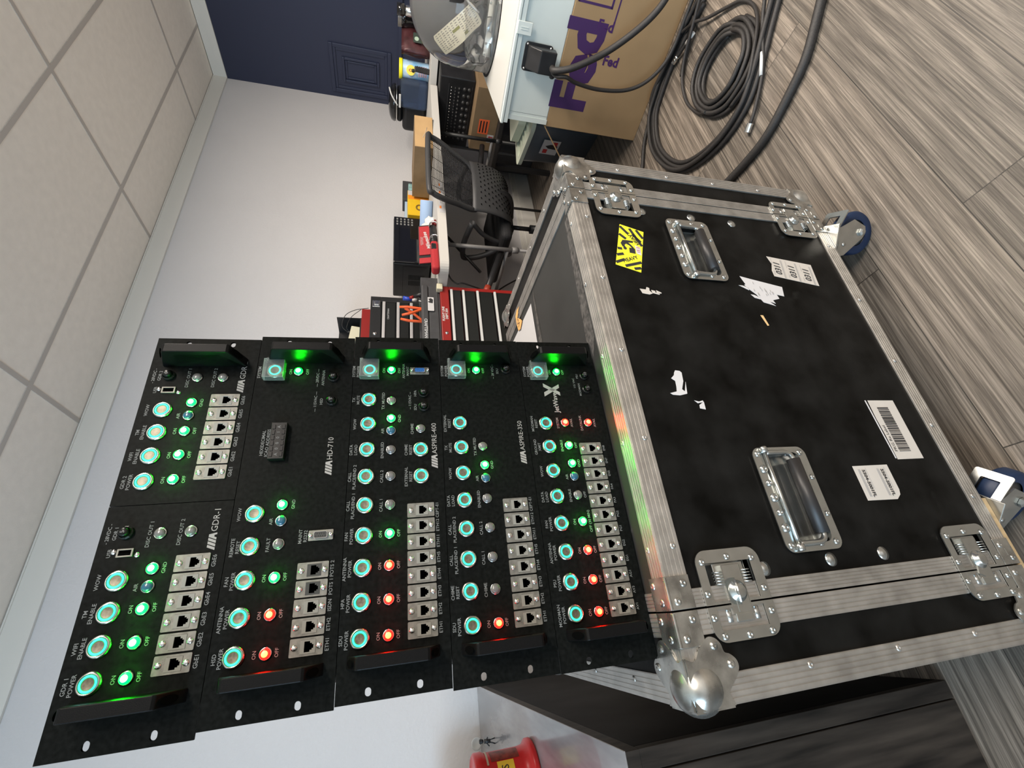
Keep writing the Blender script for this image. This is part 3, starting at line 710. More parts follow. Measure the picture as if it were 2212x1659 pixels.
        V = PORT_V-1.5
        js = [(u-5.3, V-2.2), (u-3.4, V-2.2), (u-3.4, V-4.4), (u-1.9, V-4.4), (u-1.9, V-6), (u+1.9, V-6), (u+1.9, V-4.4), (u+3.4, V-4.4), (u+3.4, V-2.2), (u+5.3, V-2.2), (u+5.3, V+3.8), (u-5.3, V+3.8)]
        b.plate([(x+(.00015 if i in (0, 3) else -.00015), z) for i, (x, z) in enumerate(m0)], [[(x*mm, z*mm) for x, z in js]], .0012, Matrix.Translation((0, -.0023, 0)))
        b.build('jack', dark_jack if dk else jack_m, o)
        b = MB(); ca = ((u-6)*mm, (u+6)*mm, (V-7)*mm, (V+5)*mm)
        b.box(ca[0], ca[1], .010, .0105, ca[2], ca[3]); b.box(ca[0], ca[0]+.0003, -.0010, .010, ca[2], ca[3]); b.box(ca[1]-.0003, ca[1], -.0010, .010, ca[2], ca[3]); b.box(ca[0], ca[1], -.0010, .010, ca[2], ca[2]+.0003); b.box(ca[0], ca[1], -.0010, .010, ca[3]-.0003, ca[3])
        b.build('socket', blackm, o)
    for (u, v, num) in brks:
        b = MB(); b.lathe([(.0078, 0), (.0078, .003), (.0062, .004), (.0062, .006)], (u*mm, 0, v*mm), FR, 12, smooth=False); b.lathe([(.0052, .004), (.0050, .0085), (.0042, .0095), (0, .0095)], (u*mm, 0, v*mm), FR, 20)
        o = b.build('circuit_breaker', brk_m, root)
        b = MB(); text(b, num, u*mm, v*mm, 4.5*mm, y=-.0097); b.build('number', print_m, o)
    # lettering
    b = MB()
    for t in texts: text(b, t[0], t[1]*mm, t[2]*mm, (t[3] if len(t) > 3 else 4.0)*mm, y=-.00015, bold=.00004)
    if extra: extra(b, root)
    b.build('lettering', print_m, root)
    if logo:
        b = MB(); u0, v0 = logo[0], logo[1]
        for k in range(3):
            x = u0+k*4.0
            b.plate([(x*mm, v0*mm), ((x+3.0)*mm, v0*mm), ((x+6.6)*mm, (v0+8.6)*mm), ((x+3.6)*mm, (v0+8.6)*mm)], [], .0001, Matrix.Translation((0, -.00025, 0)))
        x = u0+12.0
        b.plate([(x*mm, v0*mm), ((x+2.6)*mm, v0*mm), ((x+3.6)*mm, (v0+2.6)*mm), ((x+5.6)*mm, (v0+2.6)*mm), ((x+6.2)*mm, v0*mm), ((x+8.4)*mm, v0*mm), ((x+6.6)*mm, (v0+8.6)*mm), ((x+3.6)*mm, (v0+8.6)*mm)], [], .0001, Matrix.Translation((0, -.00025, 0)))
        text(b, logo[2], (u0+21.5)*mm, (v0+3.6)*mm, 7*mm, y=-.00025, align='LEFT')
        b.build('maker_mark', silver_print, root)
    return root
def two(a, b_, u, v=120, c=4.0): return [(a, u, v+6.2, c), (b_, u, v, c)]
def onoff(u, v=73, a='ON', b_='OFF'): return [(a, u, v+11.5, 3.8), (b_, u, v-11.5, 3.8)]
GP = [70+20.4*i for i in range(6)]
def usb(b_, root, u, v=104):
    q = MB(); q.plate(rrect((u-4.5)*mm, (u+4.5)*mm, (v-8)*mm, (v+8)*mm, .0004, 2), [[((u-3)*mm, (v-6.3)*mm), ((u+3)*mm, (v-6.3)*mm), ((u+3)*mm, (v+6.3)*mm), ((u-3)*mm, (v+6.3)*mm)]], .002, Matrix.Translation((0, -.002, 0)))
    o = q.build('usb_socket', plate_m, root)
    q = MB(); q.box((u-3)*mm, (u+3)*mm, -.0004, -.0001, (v-6.3)*mm, (v+6.3)*mm); q.box((u-2.4)*mm, (u-.2)*mm, -.0018, -.0004, (v-5.6)*mm, (v+5.6)*mm); q.build('socket', blackm, o)
    q = MB()
    for du, dv in ((2, 12), (-3, -12)): q.lathe([(.0030, 0), (.0028, .001), (0, .0018)], ((u+du)*mm, 0, (v+dv)*mm), FR, 14)
    q.build('screw', screw_m, o)
def half_unit(n_, u_off, W_, d, hs, ls, rs, lab):
    tx = two('GDR %d' % n_, 'POWER', 62-d)+two('WIFI', 'ENABLE', 95-d)+two('TM', 'ENABLE', 127.5-d)+[('WOW', 159-d, 123)]
    for u in (62.5, 95, 128): tx += onoff(u-d)
    tx += [('AIR', 150-d, 85, 3.8), ('GND', 169-d, 61, 3.8), ('DISC OUT 1', 208-d, 84, 4), ('DISC OUT 2', 208-d, 52, 4), ('USB', 189-d, 120, 3.8), ('GDR %d' % n_, 211-d, 119, 3.8), ('- 28VDC -', 211-d, 126, 3.8)]
    tx += [('GbE%d' % (i+1), GP[i]-d, 10.5, 4.4) for i in range(6)]
    return make_unit('G', lab, W_, tx, [(62-d, 105, 0), (95-d, 105, 0), (127-d, 105, 0), (159-d, 105, 0)],
        [(62.8-d, 73, 'g'), (95-d, 73, 'g'), (127.6-d, 73, 'g'), (169-d, 72.5, 'g'), (150-d, 73, 'b'), (208-d, 73, 'o'), (208-d, 41, 'o')],
        [(GP[i]-d,) for i in range(6)], [(211-d, 108, '5')], logo=(184-d, 12.5, 'GDR-%d' % n_), handles=hs, u_off=u_off, left_slots=ls, right_slots=rs,
        extra=lambda b_, r: usb(b_, r, 188.5-d))
half_unit(1, 0, 242.6, 0, ('L',), True, False, 'black equipment panel marked GDR-1, left half of the top row of the stack')
half_unit(2, 243.4, 239.2, 33.4, ('R',), False, True, 'black equipment panel marked GDR-2, right half of the top row of the stack')
def dsub(root, u, v, ins, h2=14.5):
    q = MB(); q.plate(rrect((u-6.2)*mm, (u+6.2)*mm, (v-h2)*mm, (v+h2)*mm, .001, 3), [], .0012, Matrix.Translation((0, -.0012, 0)))
    o = q.build('serial_port', jack_m if ins is dark_jack else plate_m, root)
    q = MB(); q.plate(rrect((u-4.2)*mm, (u+4.2)*mm, (v-8)*mm, (v+8)*mm, .002), [rrect((u-3.6)*mm, (u+3.6)*mm, (v-7.4)*mm, (v+7.4)*mm, .0018)], .003, Matrix.Translation((0, -.0042, 0))); q.build('shroud', chrome, o)
    q = MB(); q.plate(rrect((u-3.6)*mm, (u+3.6)*mm, (v-7.4)*mm, (v+7.4)*mm, .0018), [circ((u+du)*mm, (v+dv)*mm, .0005, 6) for du, n_ in ((-1.4, 5), (1.4, 4)) for dv in [(i-(n_-1)/2)*2.7 for i in range(n_)]], .0018, Matrix.Translation((0, -.0036, 0))); q.build('pin_block', ins, o)
    q = MB()
    for dv in (-12, 12): q.lathe([(.0024, 0), (.0024, .004), (.0012, .0045), (.0011, .002), (0, .002)], (u*mm, -.0012, (v+dv)*mm), FR, 6)
    q.build('jack_screw', screw_m, o)
def hd_extra(b_, root):
    dsub(root, 186, 27, dark_jack)
    q = MB(); u, v = 312, 90
    q.box((u-26)*mm, (u+26)*mm, -.009, 0, (v-10)*mm, (v+10)*mm, .0008)
    for i in range(6): q.box((u-23+i*7.8)*mm, (u-16.6+i*7.8)*mm, -.0098, -.009, (v-8)*mm, (v-4.2)*mm, .0003); q.box((u-23+i*7.8)*mm, (u-16.6+i*7.8)*mm, -.0098, -.009, (v+4.2)*mm, (v+8)*mm, .0003)
    o = q.build('thumbwheel_switch', brk_m, root)
    q = MB()
    for i, c in enumerate('A0001A'): text(q, c, (u-19.8+i*7.8)*mm, (v-.3)*mm, 4*mm, y=-.0093)
    q.build('digits', print_m, o)
P20 = lambda n_, s=64.3: [(s+20.25*i,) for i in range(n_)]
B6 = [62.5+38.7*i for i in range(9)]
tx = two('HSD', 'POWER', 63)+two('ANTENNA', 'POWER', 101.5)+two('FAN', 'POWER', 141)+two('REMOTE', 'RESET', 179)+[('WOW', 218, 124)]+two('SYSTEM', 'POWER', 421, 122)
for u in (62.5, 101.5, 141, 422): tx += onoff(u, 75)
tx += [('FAULT', 179, 87, 4), ('AIR', 207, 87, 3.8), ('GND', 227, 63, 3.8), ('MAINT', 186, 51, 4), ('RS232', 186, 45, 4), ('HEXIDECIMAL', 312, 110, 4), ('ICAO ADDRESS', 312, 104, 4), ('--- 28VDC ---', 412, 49, 3.8), ('ANTENNA', 412, 41, 3.8), ('--- 115VAC ---', 373, 49, 3.8), ('HSD', 373, 41, 3.8)]
tx += [(t, 64.3+20.25*i, 11, 4.2) for i, t in enumerate(('ETH1', 'ETH2', 'ISDN', 'POTS 1', 'POTS 2'))]
make_unit('H', 'black equipment panel marked HD-710, directly under the GDR-1 and GDR-2 panels', 482.6, tx, [(63, 107, 0), (101.5, 107, 0), (141, 107, 0), (179, 107, 0), (218, 107, 0), (423, 107.5, 1)],
    [(62.5, 75, 'r'), (101.5, 75, 'r'), (141, 75, 'g'), (179, 75, 'o'), (207, 75.5, 'b'), (227, 76, 'g'), (422, 76, 'g')], [(64.3,), (84.5,), (104.8,), (125, 1), (145.3, 1)], [(412, 27, '2'), (373, 27, '5')], logo=(263, 20, 'HD-710'), extra=hd_extra)
tx = two('SDU', 'POWER', B6[0])+two('HPA', 'POWER', B6[1])+two('ANTENNA', 'POWER', B6[2])+two('FAN', 'POWER', B6[3])+two('CALL', 'PLACE/END 1', B6[4])+two('CALL', 'PLACE/END 2', B6[5])+two('DATA', 'LOAD', B6[6])+[('WOW', B6[7], 123)]+two('TX', 'MUTE', B6[8])+two('SYSTEM', 'POWER', 420, 122)
for u in (B6[0], B6[1], B6[2], B6[3], 422): tx += onoff(u)
tx += [('CALL 1', 216, 84.5, 4), ('CALL 2', 255, 84.5, 4), ('ENABLED', 293, 84.5, 4), ('AIR', 322, 84.5, 3.8), ('GND', 341, 61, 3.8), ('TX MUTED', 370, 84.5, 4)]+two('EXTERNAL', 'RESET', 253, 45.5)+two('CHIME', 'RESET', 292, 45.5)+[('CHIME', 324, 43, 4), ('SDU', 359, 38, 3.8), ('HPA', 382, 38, 3.8), ('-- 115VAC --', 370, 46, 3.8), ('ANTENNA', 421, 55, 3.8), ('MAINT', 421, 49, 3.8)]
EN = ('ETH1', 'ETH2', 'ETH3', 'ETH4', 'ETH5', 'ETH11', 'ETH12', 'CEPT-E1')
tx += [(t, 64.3+20.1*i, 11, 4) for i, t in enumerate(EN)]
make_unit('A', 'black equipment panel marked ASPIRE-400, middle row of the stack with two buttons beside its ports', 482.6, tx, [(u, 105.3, 0) for u in B6]+[(422, 105.5, 1), (253, 31.5, 0), (292, 31.5, 0)],
    [(B6[0], 73, 'r'), (B6[1], 73, 'r'), (B6[2], 73, 'r'), (B6[3], 73, 'g'), (216, 73, 'o'), (255, 73, 'o'), (293, 73, 'o'), (322, 73, 'b'), (341, 73, 'g'), (370, 73, 'o'), (422, 73.5, 'g'), (324, 31, 'o')],
    P20(8), [(359, 26, '5'), (382, 26, '5')], logo=(263, 8, 'ASPIRE-400'), extra=lambda b_, r: dsub(r, 421, 31, dsub_blue))
B7 = [64+38.6*i for i in range(8)]
tx = two('SDU', 'POWER', B7[0])+two('CHIME', 'RESET', B7[1])+two('CALL', 'PLACE/END 1', B7[2])+two('CALL', 'PLACE/END 2', B7[3])+two('DATA', 'LOAD', B7[4])+[('WOW', B7[5], 122)]+two('TX', 'MUTE', B7[6])+two('EXTERNAL', 'RESET', B7[7])+two('SYSTEM', 'POWER', 424, 121)
tx += onoff(63, 72)+onoff(425, 73)+[('CHIME', 102, 84, 4), ('CALL 1', 141, 84, 4), ('CALL 2', 179, 84, 4), ('ENABLED', 218.5, 84, 4), ('AIR', 248, 84, 3.8), ('GND', 267, 61, 3.8), ('TX MUTED', 296, 84, 4), ('-- 28 VDC --', 424, 46, 3.8), ('SDU', 424, 38, 3.8)]
tx += [(t, 64.3+20.4*i, 10.5, 4) for i, t in enumerate(EN)]
make_unit('B', 'black equipment panel marked ASPIRE-350, second row from the bottom of the stack', 482.6, tx, [(u, 104.3, 0) for u in B7]+[(425.5, 105, 1)],
    [(63, 71.5, 'r'), (102, 72, 'o'), (141, 72, 'o'), (179, 72, 'o'), (218.5, 72.5, 'o'), (248, 72, 'b'), (267, 72, 'g'), (296, 72.5, 'o'), (425, 73, 'g')], [(64.3+20.4*i,) for i in range(8)], [(426, 24.5, '5')], logo=(266, 8, 'ASPIRE-350'))
B8 = [62.8+38.3*i for i in range(8)]
tx = two('MODMAN', 'POWER', B8[0], 118)+two('PSU', 'POWER', B8[1], 118)+two('ANTENNA', 'POWER', B8[2], 118)+two('FAN', 'POWER', B8[3], 118)+two('DATA', 'LOAD', B8[4], 118)+[('WOW', B8[5], 120)]+two('GROUND', 'XMIT', B8[6], 118)+two('MODMAN', 'RESET', B8[7], 118)+two('SYSTEM', 'POWER', 424, 119)
for u in (62, 101, 139): tx += onoff(u, 70.5)
tx += onoff(423, 70.5)+onoff(178, 70.5, 'ON', 'OFF (30 MIN)')+onoff(216, 70.5, 'ENABLE', 'OFF')+[('AIR', 244, 82, 3.8), ('GND', 264, 59.5, 3.8)]+onoff(293, 70.5, 'ENABLE', 'OFF')+onoff(331, 71, 'SYSTEM', 'AVAIL')+onoff(330, 32, 'DATALINK', 'AVAIL')+[('115 VAC', 402, 42, 3.6), ('PSU', 415, 34.5, 3.6), ('MODMAN', 390, 34, 3.6)]
JN = ('AV1', 'AV3', 'AG1', 'EG1', 'EG2', 'PG1', 'PG2', 'PA3', 'PA4', 'EN5', 'EN7', 'EN8')
tx += [(t, 62.8+20.35*i, 13.5, 3.6) for i, t in enumerate(JN)]
def jw_extra(b_, root):
    q = MB(); text(q, 'JetWave', 367*mm, 80*mm, 8*mm, y=-.00025, bold=.0002, sx=.9)
    def x_(pts): q.plate([(x*mm, z*mm) for x, z in pts], [], .0001, Matrix.Translation((0, -.00025, 0)))
    x_([(379, 70), (385.5, 70), (402, 97), (395.5, 97)]); x_([(378, 97), (385.5, 97), (400, 70), (393.5, 70)])
    q.build('maker_mark', silver_print, root)
PORT_V = 35.8
make_unit('J', 'black equipment panel with a large silver X mark, bottom row of the stack', 482.6, tx, [(u, 102.8, 0) for u in B8]+[(424, 103, 1)],
    [(62, 70.5, 'r'), (101, 70.5, 'r'), (139, 70.5, 'r'), (178, 70.5, 'g'), (216, 70.5, 'o'), (244, 71, 'b'), (264, 71, 'g'), (293, 71, 'g'), (331, 71, 'r'), (330, 32, 'r'), (423, 70.5, 'g')], [(62.8+20.35*i,) for i in range(12)], [(415, 23, '10'), (390, 22.5, '5')], extra=jw_extra)
# ------------------------------------------------------------------ shared materials
def M1(n_, c, r=.5, **k): return mat(n_, c, r, **k)
card = M1('corrugated_cardboard', (.31,.205,.105), .8, noise=.08, nscale=6, bump=.1, bscale=40)
card_lit = M1('lit_cardboard', (.50,.32,.15), .75, noise=.08, nscale=12)  # cardboard with the light falling on it put into the colour
card_dk = M1('kraft_cardboard', (.24,.16,.085), .8, noise=.15, nscale=9)
purple = M1('purple_print', (.045,.014,.085), .6); purple_dk = M1('dark_purple_print', (.05,.012,.09), .6)
enc_m = M1('pale_grey_enclosure', (.58,.63,.60), .45, noise=.02, nscale=4)
enc_top = M1('white_enclosure_lid', (.52,.52,.49), .4)
dark_gap = M1('gasket_black', (.01,.01,.01), .6)
blackp = M1('black_plastic', (.014,.014,.015), .38, noise=.15, nscale=20)
blackg = M1('black_gloss_plastic', (.008,.008,.009), .08, coat=.5)
greyp = M1('dark_grey_plastic', (.05,.05,.052), .5, noise=.1, nscale=30)
chair_m = M1('charcoal_chair_plastic', (.042,.042,.043), .5)
table_m = M1('white_plastic_tabletop', (.58,.56,.52), .5, bump=.1, bscale=400)
tube_k = M1('black_painted_tube', (.02,.02,.02), .5)
tube_m = M1('grey_painted_tube', (.16,.155,.15), .45)
clear = mat('clear_plastic_dome', (.94,.95,.95), .03, trans=1., ior=1.18)
film = mat('plastic_film', (.9,.9,.9), .15, trans=.9, ior=1.15)
red_p = M1('tool_red_paint', (.26,.015,.012), .35); red_f = M1('red_nylon', (.40,.022,.028), .7, noise=.1, nscale=200)
white_p = M1('white_plastic', (.58,.58,.56), .4); cream = M1('cream_plastic', (.62,.58,.42), .5)
cable_m = M1('black_cable_sleeve', (.017,.015,.014), .55, bump=.3, bscale=900, noise=.3, nscale=300)
silver = M1('bright_metal', (.72,.72,.70), .2, metal=1.)
def boxthing(name, label, cat, loc, rz, dims, m_, bev=.003, group=None):
    """dims x0,x1,y0,y1,z0,z1 in local; body part made"""
    t = thing(name, label, cat, loc, rz, group)
    b = MB(); b.box(*dims, bev); b.build('body', m_, t); return t
TX = Matrix.Rotation(radians(-90), 4, 'Z')      # maps a front-facing (-y) layout onto a -x face
def side_text(b, txt, y, z, cap, x=-.0005, sx=1., rot=0, **k):
    q = text_bm(txt, cap, **k); b.merge(q, Matrix.Translation((x, y, z)) @ TX @ FRONT @ Matrix.Rotation(radians(rot), 4, 'Z') @ Matrix.Diagonal((sx, 1, 1, 1)))
def lt(mb, txt, x, y, z, cap, **k): text(mb, txt, x, z, cap, y=y, **k)

# ------------------------------------------------------------------ carton with big purple lettering
t = thing('cardboard_carton', 'large brown shipping carton with big purple lettering on the floor, under the pale grey enclosure', 'box', (1.985, 1.085, 0), 9.5)
W, D_, Hh = .45, .80, .449; th = .006
b = MB()
b.box(0, th, -D_, 0, 0, Hh, .002); b.box(W-th, W, -D_, 0, 0, Hh, .002); b.box(th, W-th, -D_, -D_+th, 0, Hh, .002); b.box(th, W-th, -D_+th, 0, 0, th)
b.box(th, W-th, -D_+th, 0, Hh-th, Hh, .002); b.box(0.25, W-th, -.010, -.004, th, Hh-th)
b.build('carton', card, t)
b = MB(); b.box(.0, .32, -.002, .003, -.004, 0, .001, T=Matrix.Translation((0.0, 0.0, Hh)) @ Matrix.Rotation(radians(0), 4, 'X')); b.box(0, .32, 0, .005, -.30, 0, .001, T=Matrix.Translation((0, 0, Hh)) @ Matrix.Rotation(radians(48), 4, 'X')); b.build('flap', card, t)
b = MB()
side_text(b, 'Fed', -.242, .366, .150, bold=.010, sx=1.06)
b.build('lettering', purple, t)
b = MB()
# outlined E and cut x, printed in outline
def ob(y0, y1, z0, z1, w_=.008):
    for q in ((y0, y1, z1-w_, z1), (y0, y1, z0, z0+w_), (y0, y0-w_, z0, z1), (y1+w_, y1, z0, z1)): b.box(-.0006, 0, q[0], q[1], q[2], q[3])
ob(-.450, -.490, .295, .440); ob(-.490, -.56, .395, .440); ob(-.490, -.56, .295, .345); ob(-.59, -.63, .295, .44)
b.box(-.0006, 0, -.40, -.72, .268, .274)
b.build('outline_lettering', purple, t)
b = MB(); side_text(b, 'Fed', -.395, .302, .034, x=-.0009, bold=.0016, rot=-90); side_text(b, 'Fed', -.285, .237, .034, x=-.0009, bold=.0016, rot=-90); b.build('small_lettering', purple_dk, t)
b = MB(); side_text(b, 'for you.', -.288, .292, .014, x=-.0009, rot=-90); b.build('fine_print', card_dk, t)
# ------------------------------------------------------------------ enclosure with clear dome
EB = .4492
t = thing('equipment_enclosure', 'pale grey equipment enclosure with a white lid standing on the purple-lettered carton', 'enclosure', (1.985, 1.078, EB), 10.5)
b = MB(); b.box(0, .95, -.95, 0, 0, .178, .004); b.box(-.004, .0, -.02, .0, 0, .178); b.build('body', enc_m, t)
b = MB(); b.box(-.0006, 0, -.0325, -.0315, 0, .175); b.build('seam', M1('grey_seam', (.2,.22,.21), .6), t)
b = MB(); b.box(-.014, .965, -.965, .014, .180, .198, .002); b.box(-.006, .955, -.955, .006, .1795, .181)
b.build('lower_rim', enc_m, t)
b = MB(); b.box(-.018, .97, -.97, .018, .1995, .212, .003); b.build('lid', enc_m, t)
cx, cy = .575, -.250
b = MB()
o_ = [(-.006, -.958), (.958, -.958), (.958, .006), (-.006, .006)]
b.plate(o_, [circ(cx, cy, .252, 48)], .004, Matrix.Translation((0, 0, .216)) @ FLAT)
b.build('lid_top', enc_top, t)
b = MB(); b.lathe([(.252, .216), (.252, .2135), (.240, .2135), (.240, .219), (.252, .219)], (cx, cy, 0), UP, 64); b.build('dome_gasket', dark_gap, t)
b = MB(); b.plate(rrect(-.345, -.318, .160, .207, .002), [], .004, Matrix.Translation((-.022, 0, 0)) @ Matrix.Rotation(radians(-90), 4, 'Z') @ Matrix.Diagonal((-1, 1, 1, 1))) if 0 else b.box(-.022, -.014, -.350, -.308, .150, .208, .0015)
b.box(-.0235, -.022, -.334, -.331, .165, .195); b.box(-.0235, -.022, -.327, -.324, .165, .195)
b.build('lid_catch', enc_m, t)
R0 = .236
b = MB(); prof = [(R0+.006, .215), (R0+.006, .219), (R0, .221), (R0, .37)]+[(R0*cos(a), .37+R0*sin(a)) for a in [radians(90*i/14) for i in range(1, 14)]]+[(0, .37+R0)]
b.lathe(prof, (cx, cy, 0), UP, 72)
ri = R0-.003
b.lathe([(ri, .221), (ri, .37)]+[(ri*cos(a), .37+ri*sin(a)) for a in [radians(90*i/14) for i in range(1, 14)]]+[(0, .37+ri)], (cx, cy, 0), UP, 72)
o = b.build('clear_dome', clear, t)
# contents of the dome
dish = M1('grey_antenna_plate', (.33,.31,.29), .5, noise=.1, nscale=8)
b = MB(); b.lathe([(0, .2125), (.235, .2125), (.235, .216), (0, .217)], (cx, cy, 0), UP, 48); b.build('dome_floor', M1('dome_floor_grey', (.35,.35,.34), .5, noise=.3, nscale=30), t)
b = MB(); Tt = Matrix.Translation((cx+.06, cy-.02, .40)) @ Matrix.Rotation(radians(18), 4, 'Y') @ Matrix.Rotation(radians(-20), 4, 'Z')
b.T = Tt; b.lathe([(0, -.008), (.150, -.006), (.155, 0), (.150, .006), (0, .006)], (0, 0, 0), (1, 0, 0), 48); b.build('antenna_plate', dish, t)
b = MB(); b.cyl((cx+.06, cy-.02, .217), (cx+.06, cy-.02, .40), .022, n=18); b.box(cx-.02, cx+.12, cy-.09, cy+.07, .217, .26, .004); b.build('antenna_mount', blackp, t)
b = MB(); b.box(cx-.165, cx-.125, cy-.10, cy+.11, .218, .262, .002); b.box(cx-.172, cx-.165, cy-.11, cy-.06, .218, .262, .001); b.box(cx-.172, cx-.165, cy+.07, cy+.125, .218, .262, .001)
for yy in (-.105, -.065, .075, .12): b.rivet(cx-.172, cy+yy, .254, (-1, 0, 0), .005, .003)
b.build('bracket', silver, t)
b = MB()
rng = random.Random(5)
for k in range(30): b.sphere((cx-.10+rng.uniform(-.03, .03), cy-.14+rng.uniform(-.05, .05), .235+rng.uniform(-.012, .02)), .008, n=8)
b.build('bead_chain', silver, t)
b = MB()
Tc = Matrix.Translation((cx-.135, cy+.055, .385)) @ TX @ Matrix.Rotation(radians(46), 4, 'Y') @ Matrix.Rotation(radians(-12), 4, 'X')
b.T = Tc; b.plate([(-.105,-.042),(.105,-.04),(.108,.02),(.10,.042),(-.10,.042),(-.107,.03)], [], .002)
o = b.build('wrapped_card', M1('cream_card', (.72,.66,.50), .3, noise=.06, nscale=60, bump=.4, bscale=60), t)
b = MB(); b.T = Tc
rng = random.Random(9)
for r in range(9):
    for c in range(12):
        if 4 < c < 7 and r > 2: continue
        x = -.095+c*.0165; b.box(x, x+rng.uniform(.006, .013), -.0012, -.0004, .034-r*.008, .0365-r*.008)
b.build('card_print', M1('grey_card_print', (.26,.24,.20), .6), o)
b = MB(); b.T = Tc; b.box(-.02, .015, -.0012, -.0004, .004, .014); b.box(.02, .04, -.0012, -.0004, -.03, -.018); b.build('card_symbols', M1('olive_print', (.30,.29,.12), .6), o)
b = MB(); b.tube(smooth_path([(cx-.15, cy-.02, .30), (cx-.14, cy-.05, .36), (cx-.13, cy-.09, .40), (cx-.13, cy-.13, .37), (cx-.12, cy-.14, .30), (cx-.11, cy-.12, .24)], 5), .0045, 8); b.build('white_lead', white_p, t)
# crumpled film bag
q = bmesh.new(); bmesh.ops.create_icosphere(q, subdivisions=4, radius=1)
from mathutils import noise as mnoise
for v in q.verts:
    n_ = mnoise.noise(v.co*3.1)*.25+mnoise.noise(v.co*8)*.10
    v.co = Vector((v.co.x*.09, v.co.y*.115, max(v.co.z, -.55)*.085))*(1+n_)+Vector((cx-.10, cy+.05, .275))
b = MB(); b.merge(q, None, True); b.build('film_wrap', film, t)
# ------------------------------------------------------------------ cable box on the enclosure
t = thing('junction_box', 'black cable junction box with silver screws fixed to the front of the pale grey enclosure', 'junction box', (1.985, 1.078, EB), 10.5)
b = MB(); fl = rrect(-.0, .096, .052, .165, .012)
b.plate([(x, z) for x, z in rrect(0, .098, .050, .166, .012)], [], .006, Matrix.Translation((-.022, -.205, 0)) @ TX @ Matrix.Diagonal((1, -1, 1, 1)) if 0 else Matrix.Translation((-.0285, -.195, 0)) @ TX); b.build('flange', blackp, t)
b = MB()
pts = [(-.0285, .155), (-.045, .148), (-.085, .110), (-.085, .045), (-.0285, .040)]
q = bmesh.new(); A = [q.verts.new((x, -.285, z)) for x, z in pts]; B_ = [q.verts.new((x, -.205, z)) for x, z in pts]
for i in range(5): q.faces.new((A[i], A[(i+1) % 5], B_[(i+1) % 5], B_[i]))
q.faces.new(A[::-1]); q.faces.new(B_); bmesh.ops.recalc_face_normals(q, faces=q.faces)
b.merge(q); o = b.build('housing', blackp, t); bv = o.modifiers.new('bevel', 'BEVEL'); bv.width = .004; bv.segments = 3; bv.limit_method = 'ANGLE'
b = MB()
for y, z in ((-.203, .156), (-.285, .157), (-.285, .060), (-.203, .060)): b.lathe([(.0045, 0), (.004, .002), (0, .0025)], (-.0288, y, z), (-1, 0, 0), 12)
b.build('screw', screw_m, t)
# ------------------------------------------------------------------ cables
def cable(label, pts, r, group=None, closed=False, k=8, n=10):
    b = MB(); b.tube(smooth_path(pts, k, closed), r, n, closed); o = b.build('cable', cable_m); return tag(o, label, 'cable', group)
cable('thick black cable curving alone across the floor right of the coil', [(1.25,.80,.013),(1.225,.674,.013),(1.220,.585,.013),(1.245,.487,.013),(1.277,.404,.013),(1.331,.336,.013),(1.40,.26,.013),(1.50,.15,.013)], .0125)
def loop(dx, dy, z, label, r=.0085):
    P = [(1.963,.50),(1.975,.637),(1.975,.748),(1.948,.857),(1.903,.935),(1.774,.985),(1.636,.972),(1.513,.917),(1.432,.822),(1.382,.700),(1.384,.586),(1.432,.496),(1.496,.413),(1.56,.33),(1.65,.23)]
    cx_, cy_ = 1.68, .66
    return cable(label, [(x+(x-cx_)*dx, y+(y-cy_)*dx+dy, z) for x, y in P], r)
loop(0, 0, .010, 'black cable of the wide floor loop, outermost of its four strands')
loop(-.055, .0, .010, 'black cable of the wide floor loop, second strand from the outside')
loop(-.11, .0, .011, 'black cable of the wide floor loop, third strand from the outside')
loop(-.03, .004, .027, 'black cable of the wide floor loop, riding on top of the strands', .008)
cable('black cable lying between the carton and the flight case, left of the wide loop', [(1.74,1.12,.009),(1.80,1.075,.009),(1.87,1.02,.009),(1.925,.94,.009),(1.955,.86,.030),(1.955,.77,.034),(1.96,.67,.032),(1.985,.55,.012),(2.0,.45,.012)], .0085)
# inner coil: one cable wound in several turns, smaller strands
P = []; rng = random.Random(4)
base_o = [(1.650,.450),(1.577,.440),(1.495,.461),(1.454,.515),(1.439,.582),(1.456,.649),(1.521,.706),(1.627,.731),(1.725,.716),(1.775,.655),(1.775,.578),(1.735,.506)]
base_i = [(1.640,.492),(1.590,.482),(1.545,.505),(1.525,.545),(1.520,.591),(1.532,.640),(1.565,.672),(1.620,.684),(1.670,.668),(1.697,.620),(1.696,.560),(1.675,.515)]
for turn in range(7):
    f0 = [0, .16, .33, .5, .66, .82, 1.][turn]
    for i in range(12):
        f1 = f0+(1/6)*(i/12) if turn < 6 else 1.; f1 = min(1, f1)
        ox, oy = base_o[i]; ix, iy = base_i[i]
        P.append((ox+(ix-ox)*f1+rng.uniform(-.003, .003), oy+(iy-oy)*f1+rng.uniform(-.003, .003), .009+(.013 if turn % 2 else 0)+(.004 if turn > 4 else 0)))
cable('black cable wound into a tight round coil inside the wide floor loop', P, .0078, k=3, n=8)
cable('thin black cable looping left from the coil beside the silver connector', [(1.93,.50,.04),(1.89,.60,.03),(1.867,.672,.02),(1.815,.730,.012),(1.721,.757,.008),(1.619,.742,.008),(1.54,.70,.03)], .006)
cable('thin black cable arching over the far side of the coil', [(1.96,.63,.03),(1.90,.57,.03),(1.847,.533,.02),(1.774,.472,.012),(1.712,.429,.009),(1.636,.415,.009),(1.557,.430,.02),(1.475,.478,.034),(1.422,.539,.034),(1.43,.62,.03)], .006)
